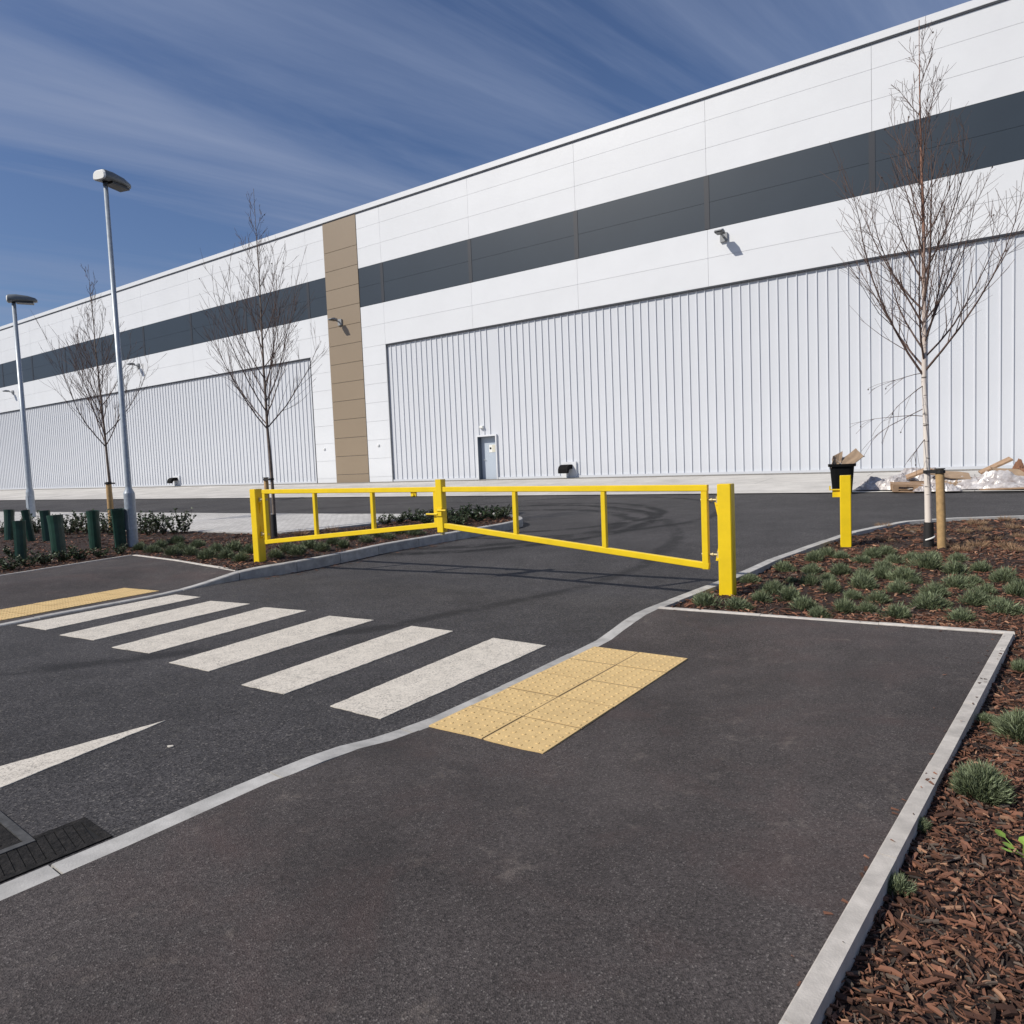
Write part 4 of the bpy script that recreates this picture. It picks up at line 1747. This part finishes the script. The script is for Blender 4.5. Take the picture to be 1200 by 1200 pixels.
# dark green tree shelters
def shelter():
    t = empty('tree_shelter')
    mb = MB()
    n = 12
    sec = [(.085, 0), (.088, .3), (.09, .6), (.098, .75)]
    vs, fs = [], []
    for r, z in sec:
        for k in range(n):
            a = 2 * PI * (k + .5) / n
            q = r * (1.0 if k % 3 else 1.12)
            vs.append((q * math.cos(a), q * math.sin(a), z))
    for i in range(3):
        for k in range(n):
            fs.append((i * n + k, i * n + (k + 1) % n, (i + 1) * n + (k + 1) % n, (i + 1) * n + k))
    m = len(vs)
    vs2 = [(x * .94, y * .94, z) for x, y, z in vs]
    mb.add(vs, fs, 0, False)
    mb.add(vs2, [f[::-1] for f in fs], 0, False)
    mb.add(vs[-n:] + vs2[-n:], [(k, (k + 1) % n, n + (k + 1) % n, n + k) for k in range(n)])
    mb.build('tube', 'guard_green', t)
    mb = MB()
    mb.tube([(.02, 0, 0), (.0, .02, .5), (.02, .0, .70)], [.01, .008, .006], 5)
    mb.build('sapling', 'twig', t)
    return t


sh = shelter()
shp = [((25, 657), 47, 13, 'large dark green tree shelter leaning near the left picture edge'),
       ((70, 652), 49, 15, 'large dark green tree shelter in the middle of the left bed'),
       ((112, 643), 45, 12, 'dark green tree shelter standing alone between stake and middle of the left bed'),
       ((142, 642), 46, 14, 'dark green tree shelter right beside the tall street lamp'),
       ((11, 633), 36, 10, 'smaller dark green tree shelter at the very left, back row'),
       ((37, 634), 37, 9, 'smaller dark green tree shelter in front of the distant lamp, back row'),
       ((56, 634), 36, 11, 'smaller dark green tree shelter behind the large middle one, back row')]
for i, (q, hp, wpx, lab) in enumerate(shp):
    o = sh if i == 0 else copy_thing(sh)
    p = at(*q, bed_left)
    o.location = p
    k = hp * p.y / FPX / .75
    w = wpx * p.y / FPX / .19
    o.scale = (w, w, k)
    o.rotation_euler = (R(random.uniform(-4, 4)), R(random.uniform(-7, 3)), random.uniform(0, 6))
    tag(o, lab, 'tree shelter', 'green tree shelters in the left bed')


# ------------------------------------------------------------------ bark mulch (nobody could count the chips)
def chips(name, poly, field, spots, mats, seed):
    rng = random.Random(seed)
    mb = MB()
    for (n, x0, x1, y0, y1, smin, smax) in spots:
        k = 0
        tries = 0
        while k < n and tries < n * 8:
            tries += 1
            p = Vector((rng.uniform(x0, x1), rng.uniform(y0, y1)))
            if not inside(p, poly):
                continue
            k += 1
            a = rng.uniform(0, 2 * PI)
            L_ = rng.uniform(smin, smax) * (rng.random() * .8 + .5)
            W_ = L_ * rng.uniform(.07, .27)
            z = field(p.x, p.y) + rng.uniform(.0, .02)
            u = Vector((math.cos(a), math.sin(a), rng.uniform(-.38, .38))) * L_ * .5
            v = Vector((-math.sin(a), math.cos(a), rng.uniform(-.6, .6))) * W_ * .5
            c = Vector((p.x, p.y, z))
            bow = Vector((0, 0, L_ * rng.uniform(-.05, .14)))
            th = Vector((0, 0, -W_ * .35 - .002))
            top = [c - u - v * .6, c - u + v * .7, c + bow + v, c + u + v * .6, c + u - v * .8, c + bow - v]
            bot = [q + th for q in (top[0], top[1], top[3], top[4])]
            mb.add(top + bot, [(0, 5, 2, 1), (5, 4, 3, 2), (0, 1, 7, 6), (3, 4, 9, 8), (4, 5, 0, 6, 9), (1, 2, 3, 8, 7)],
                   rng.choices((0, 1, 2), (.78, .07, .15))[0])
    o = mb.build(name, mats)
    return tag(o, kind='stuff')


o = chips('bark_mulch', bedR, bed_right, [(17000, 0.6, 3.0, 0.8, 3.4, .008, .034), (9000, 0.6, 3.0, 0.8, 3.4, .02, .062), (17000, 1.2, 5.5, 3.2, 6.0, .012, .055), (11000, 1.3, 8, 5.8, 9.5, .025, .08),
                                          (6000, 3, 14, 8.5, 14, .03, .10)], ['bark_chip', 'pale_chip', 'grey_chip'], 77)
tag(o, 'reddish brown bark mulch over the right-hand planting bed', 'bark mulch')
o = chips('bark_mulch', bedL, bed_left, [(7000, -9, 0.5, 9, 16, .03, .08), (7000, -17, -4, 11, 21, .035, .10), (1500, -3, 1.5, 15, 22, .03, .09)],
          ['bark_chip', 'pale_chip', 'grey_chip'], 78)
tag(o, 'dark brown bark mulch over the left-hand planting bed', 'bark mulch')


# scraps of bark blown onto road and path along the kerb
rng = random.Random(9)
mb = MB()
for (line, dmin, dmax, n, fld) in ((LKf[near_idx(LKf, at(250, 681).xy):near_idx(LKf, at(517, 626).xy)], .03, .30, 150, terrain),):
    for k in range(n):
        i = rng.randint(1, len(line) - 2)
        t = (line[i + 1] - line[i]).normalized()
        nn = Vector((t.y, -t.x))
        p = line[i].lerp(line[i + 1], rng.random()) + nn * (dmin + (dmax - dmin) * rng.random() ** 2)
        a = rng.uniform(0, 6.3)
        L_ = rng.uniform(.01, .04)
        u, v = Vector((math.cos(a), math.sin(a), 0)) * L_, Vector((-math.sin(a), math.cos(a), 0)) * L_ * .3
        c = Vector((p.x, p.y, fld(p.x, p.y) + .006))
        mb.add([c - u - v, c + u - v, c + u * .7 + v, c - u + v + Vector((0, 0, .004))], [(0, 1, 2, 3)])
o = mb.build('bark_litter', 'bark_chip')
tag(o, 'scraps of bark lying on the road along the left kerb', 'bark litter', None, 'stuff')
mb = MB()
for k in range(130):
    line, nrm = ((e2, e4), None) if k < 95 else ((e1, e2), None)
    t = (line[1] - line[0]).normalized()
    nn = Vector((t.y, -t.x)) if k < 95 else Vector((t.y, -t.x))
    d_ = (-.05 + .30 * rng.random() ** 2.5) if k % 3 else rng.uniform(.004, .05)
    p = line[0].lerp(line[1], rng.random()) + nn * d_
    a = rng.uniform(0, 6.3)
    L_ = rng.uniform(.004, .016)
    u, v = Vector((math.cos(a), math.sin(a), 0)) * L_, Vector((-math.sin(a), math.cos(a), 0)) * L_ * .35
    c = Vector((p.x, p.y, foot_right(p.x, p.y) + (.0145 if d_ < .005 else .003)))
    mb.add([c - u - v, c + u - v, c + u * .7 + v, c - u + v + Vector((0, 0, .004))], [(0, 1, 2, 3)])
o = mb.build('bark_litter', 'bark_chip')
tag(o, 'crumbs of bark spilled over the right footpath edging', 'bark litter', None, 'stuff')

# ------------------------------------------------------------------ black bin with cardboard
pB = at(987, 577.5, off(.03))
t = empty('waste_bin', pB, R(-25))
tag(t, 'black tapered bin full of cardboard on the apron behind the yellow post', 'bin')
k = pB.y / FPX
bh, bw = 34 * k, 14 * k
mb = MB()


def rsq(w, z, n=20, e=.45):
    return [(math.copysign(abs(math.cos(2 * PI * i / n)) ** e, math.cos(2 * PI * i / n)) * w, math.copysign(abs(math.sin(2 * PI * i / n)) ** e, math.sin(2 * PI * i / n)) * w, z) for i in range(n)]


secs = [rsq(bw * .74, .0), rsq(bw * .93, bh * .93), rsq(bw * .90, bh * .93), rsq(bw * .70, .03)]
vs = [p for s in secs for p in s]
fs = [(i * 20 + j, i * 20 + (j + 1) % 20, (i + 1) * 20 + (j + 1) % 20, (i + 1) * 20 + j) for i in range(3) for j in range(20)]
fs += [tuple(range(20))[::-1], tuple(range(60, 80))]
mb.add(vs, fs)
mb.build('body', 'black_plastic', t)
mb = MB()
secs = [rsq(bw * .94, bh * .90), rsq(bw * 1.06, bh * .91), rsq(bw * 1.08, bh), rsq(bw * .95, bh), rsq(bw * .935, bh * .93)]
vs = [p for s in secs for p in s]
mb.add(vs, [(i * 20 + j, i * 20 + (j + 1) % 20, (i + 1) * 20 + (j + 1) % 20, (i + 1) * 20 + j) for i in range(4) for j in range(20)])
mb.build('rim', 'black_plastic', t)


def slab(name, c, ux, uy, th, m, lab, cat, group=None, fold=0.0, nx=6, wob=.02, seed=1):
    """crumpled sheet or board with thickness spanned by two vectors"""
    rng = random.Random(seed)
    ux, uy = Vector(ux), Vector(uy)
    nrm = ux.cross(uy).normalized()
    top, bot = [], []
    for j in range(nx + 1):
        for i in range(nx + 1):
            s, q = i / nx - .5, j / nx - .5
            p = ux * s + uy * q + nrm * (fold * (abs(s) * 2) ** 1.5 * ux.length * .5 + rng.uniform(-wob, wob))
            top.append(p + nrm * th / 2)
            bot.append(p - nrm * th / 2)
    n = nx + 1
    fs = []
    for j in range(nx):
        for i in range(nx):
            a = j * n + i
            fs += [(a, a + 1, a + n + 1, a + n), tuple(q + n * n for q in (a + n, a + n + 1, a + 1, a))]
    rim = [i for i in range(n)] + [j * n + nx for j in range(1, n)] + [nx * n + i for i in range(nx - 1, -1, -1)] + [j * n for j in range(nx - 1, 0, -1)]
    for a, b in zip(rim, rim[1:] + rim[:1]):
        fs.append((b, a, a + n * n, b + n * n))
    mb = MB()
    mb.add(top + bot, fs)
    o = mb.build(name, m, loc=c)
    return tag(o, lab, cat, group)


slab('cardboard_piece', pB + Vector((-.16, 0, bh + .10)), (.30, .1, .12), (.10, .12, .30), .02, 'cardboard', 'torn cardboard sticking up at the left of the black bin', 'cardboard', 'cardboard in the black bin', .3, 4, .015, 3)
slab('cardboard_piece', pB + Vector((.22, -.02, bh + .10)), (.48, .05, .30), (-.10, .2, .20), .03, 'cardboard', 'long folded cardboard leaning out to the right of the black bin', 'cardboard', 'cardboard in the black bin', .15, 4, .01, 4)
slab('cardboard_piece', pB + Vector((.0, .03, bh + .05)), (.22, .2, .10), (-.15, .15, .2), .015, 'film', 'pale scrap of wrapping in the middle of the black bin', 'wrapping', 'cardboard in the black bin', .2, 4, .02, 5)


# ------------------------------------------------------------------ pallets and wrapping on the apron
def gpt(px, py, dz=.03):
    return at(px, py, off(dz))


def pallet(name, p, rz, lx, ly, lab):
    t = empty(name, p, rz)
    tag(t, lab, 'pallet', 'pallets on the apron')
    mb = MB()
    for k in range(6):
        y = -ly / 2 + .05 + k * (ly - .1) / 5
        mb.box(-lx / 2, lx / 2, y - .05, y + .05, .122, .145)
    mb.build('deck', 'pallet_wood', t)
    for y in (-ly / 2 + .05, 0, ly / 2 - .05):
        mb = MB()
        for x in (-lx / 2 + .07, 0, lx / 2 - .07):
            mb.box(x - .07, x + .07, y - .05, y + .05, .022, .10)
        mb.box(-lx / 2, lx / 2, y - .05, y + .05, .10, .121)
        mb.box(-lx / 2, lx / 2, y - .05, y + .05, .0, .021)
        mb.build('bearer', 'pallet_wood', t)
    return t


wa = WALL_ANG
pl = pallet('wooden_pallet', gpt(1070, 574.5), wa + R(6), 1.15, .85, 'wooden pallet on the apron directly behind the white birch trunk')
pl.scale = (.9, 1, 1.35)
pl.rotation_euler = (R(5), R(3), wa + R(13))
pl2 = pallet('wooden_pallet', gpt(1134, 570), wa + R(-24), 1.1, .8, 'wooden pallet half buried under wrapping, right of the wooden stake')
pl2.scale = (1, 1, 1.2)


def crumple(name, px, py, lx, ly, h, seed, lab, m='film', rz=0.0, cat='plastic wrapping', group='wrapping heaped on the apron'):
    """loosely heaped plastic sheet"""
    p = gpt(px, py)
    nx, ny = 44, 24
    mb = MB()
    vs = []
    for j in range(ny + 1):
        for i in range(nx + 1):
            u, v = i / nx * 2 - 1, j / ny * 2 - 1
            e = max(0, 1 - abs(u) ** 2.4) * max(0, 1 - abs(v) ** 2.2)
            n1 = noise.noise(Vector((u * 2.1 + seed, v * 2.3, seed)))
            n2 = abs(noise.noise(Vector((u * 5 + seed, v * 6, seed * 2))))
            n3 = abs(noise.noise(Vector((u * 9 + v * 7, v * 10 - u * 4 + seed, seed * 3))))
            z = h * e * (.62 + .55 * n1) + (.13 * n2 + .10 * n3) * e ** .3 + .012
            vs.append((u * lx / 2 * (1 + .12 * n1), v * ly / 2 * (1 + .15 * noise.noise(Vector((u * 3, seed, v)))), max(.012, z)))
    n = nx + 1
    fs = [(j * n + i, j * n + i + 1, (j + 1) * n + i + 1, (j + 1) * n + i) for j in range(ny) for i in range(nx)]
    m0 = len(vs)
    low = [(x, y, z - .008) for x, y, z in vs]
    mb.add(vs, fs, 0, False)
    mb.add(low, [f[::-1] for f in fs], 0, False)
    o = mb.build(name, m, loc=p, rot=(0, 0, rz))
    return tag(o, lab, cat, group)


crumple('plastic_wrapping', 1044, 573, 1.6, 1.1, .46, 3.3, 'crumpled clear wrapping at the left end of the pallet heap', rz=wa)
crumple('plastic_wrapping', 1080, 569, 1.7, 1.0, .54, 8.1, 'clear wrapping draped over the pallet behind the birch trunk', rz=wa)
crumple('plastic_wrapping', 1142, 572.5, 2.5, .9, .42, 5.7, 'long pale sheet of wrapping sprawled right of the wooden stake', rz=wa - R(8))
crumple('cardboard_heap', 1120, 573, .9, .6, .26, 2.2, 'flattened brown cardboard in front of the wrapping, right of the stake', 'cardboard', wa, 'cardboard', 'cardboard on the apron')
crumple('cloth_heap', 1194, 566, .8, .6, .55, 6.4, 'rust coloured heap of sacking at the right end of the pallet heap', 'red_cloth', wa, 'sacking', 'sacking on the apron')
crumple('plastic_wrapping', 1098, 575.5, 1.0, .5, .16, 9.4, 'low flat scrap of wrapping in front of the pallet at the wooden stake', rz=wa)
q = gpt(1052, 572)
slab('wooden_board', q + Vector((0, -.45, .30)), (.95, -.42, .42), (.12, .34, .06), .045, 'pallet_wood', 'brown board leaning on the wrapping at the left end of the heap', 'board', 'loose boards on the apron', 0, 3, .004, 1)
q = gpt(1168, 569)
slab('wooden_board', q + Vector((.0, .05, .50)), (.62, -.25, .34), (.12, .30, .05), .045, 'pallet_wood', 'brown board poking up from the right part of the heap', 'board', 'loose boards on the apron', 0, 3, .004, 2)
q = gpt(1180, 570)
slab('cardboard_sheet', q + Vector((.10, .0, .30)), (.50, -.32, -.08), (-.10, .34, .26), .02, 'cardboard', 'tilted cardboard sheet at the right part of the heap', 'cardboard', 'cardboard on the apron', .1, 4, .015, 3)
q = gpt(1106, 573)
slab('cardboard_sheet', q + Vector((.05, -.1, .36)), (.75, -.50, -.16), (.10, .30, .16), .02, 'cardboard', 'brown cardboard sheet sloping down just right of the wooden stake', 'cardboard', 'cardboard on the apron', .08, 4, .012, 8)
q = gpt(1184, 576)
slab('wooden_board', q + Vector((0, 0, .07)), (1.0, -.62, .03), (.08, .16, 0), .03, 'pallet_wood', 'dark board lying flat in front of the heap at the right edge', 'board', 'loose boards on the apron', 0, 2, .001, 4)
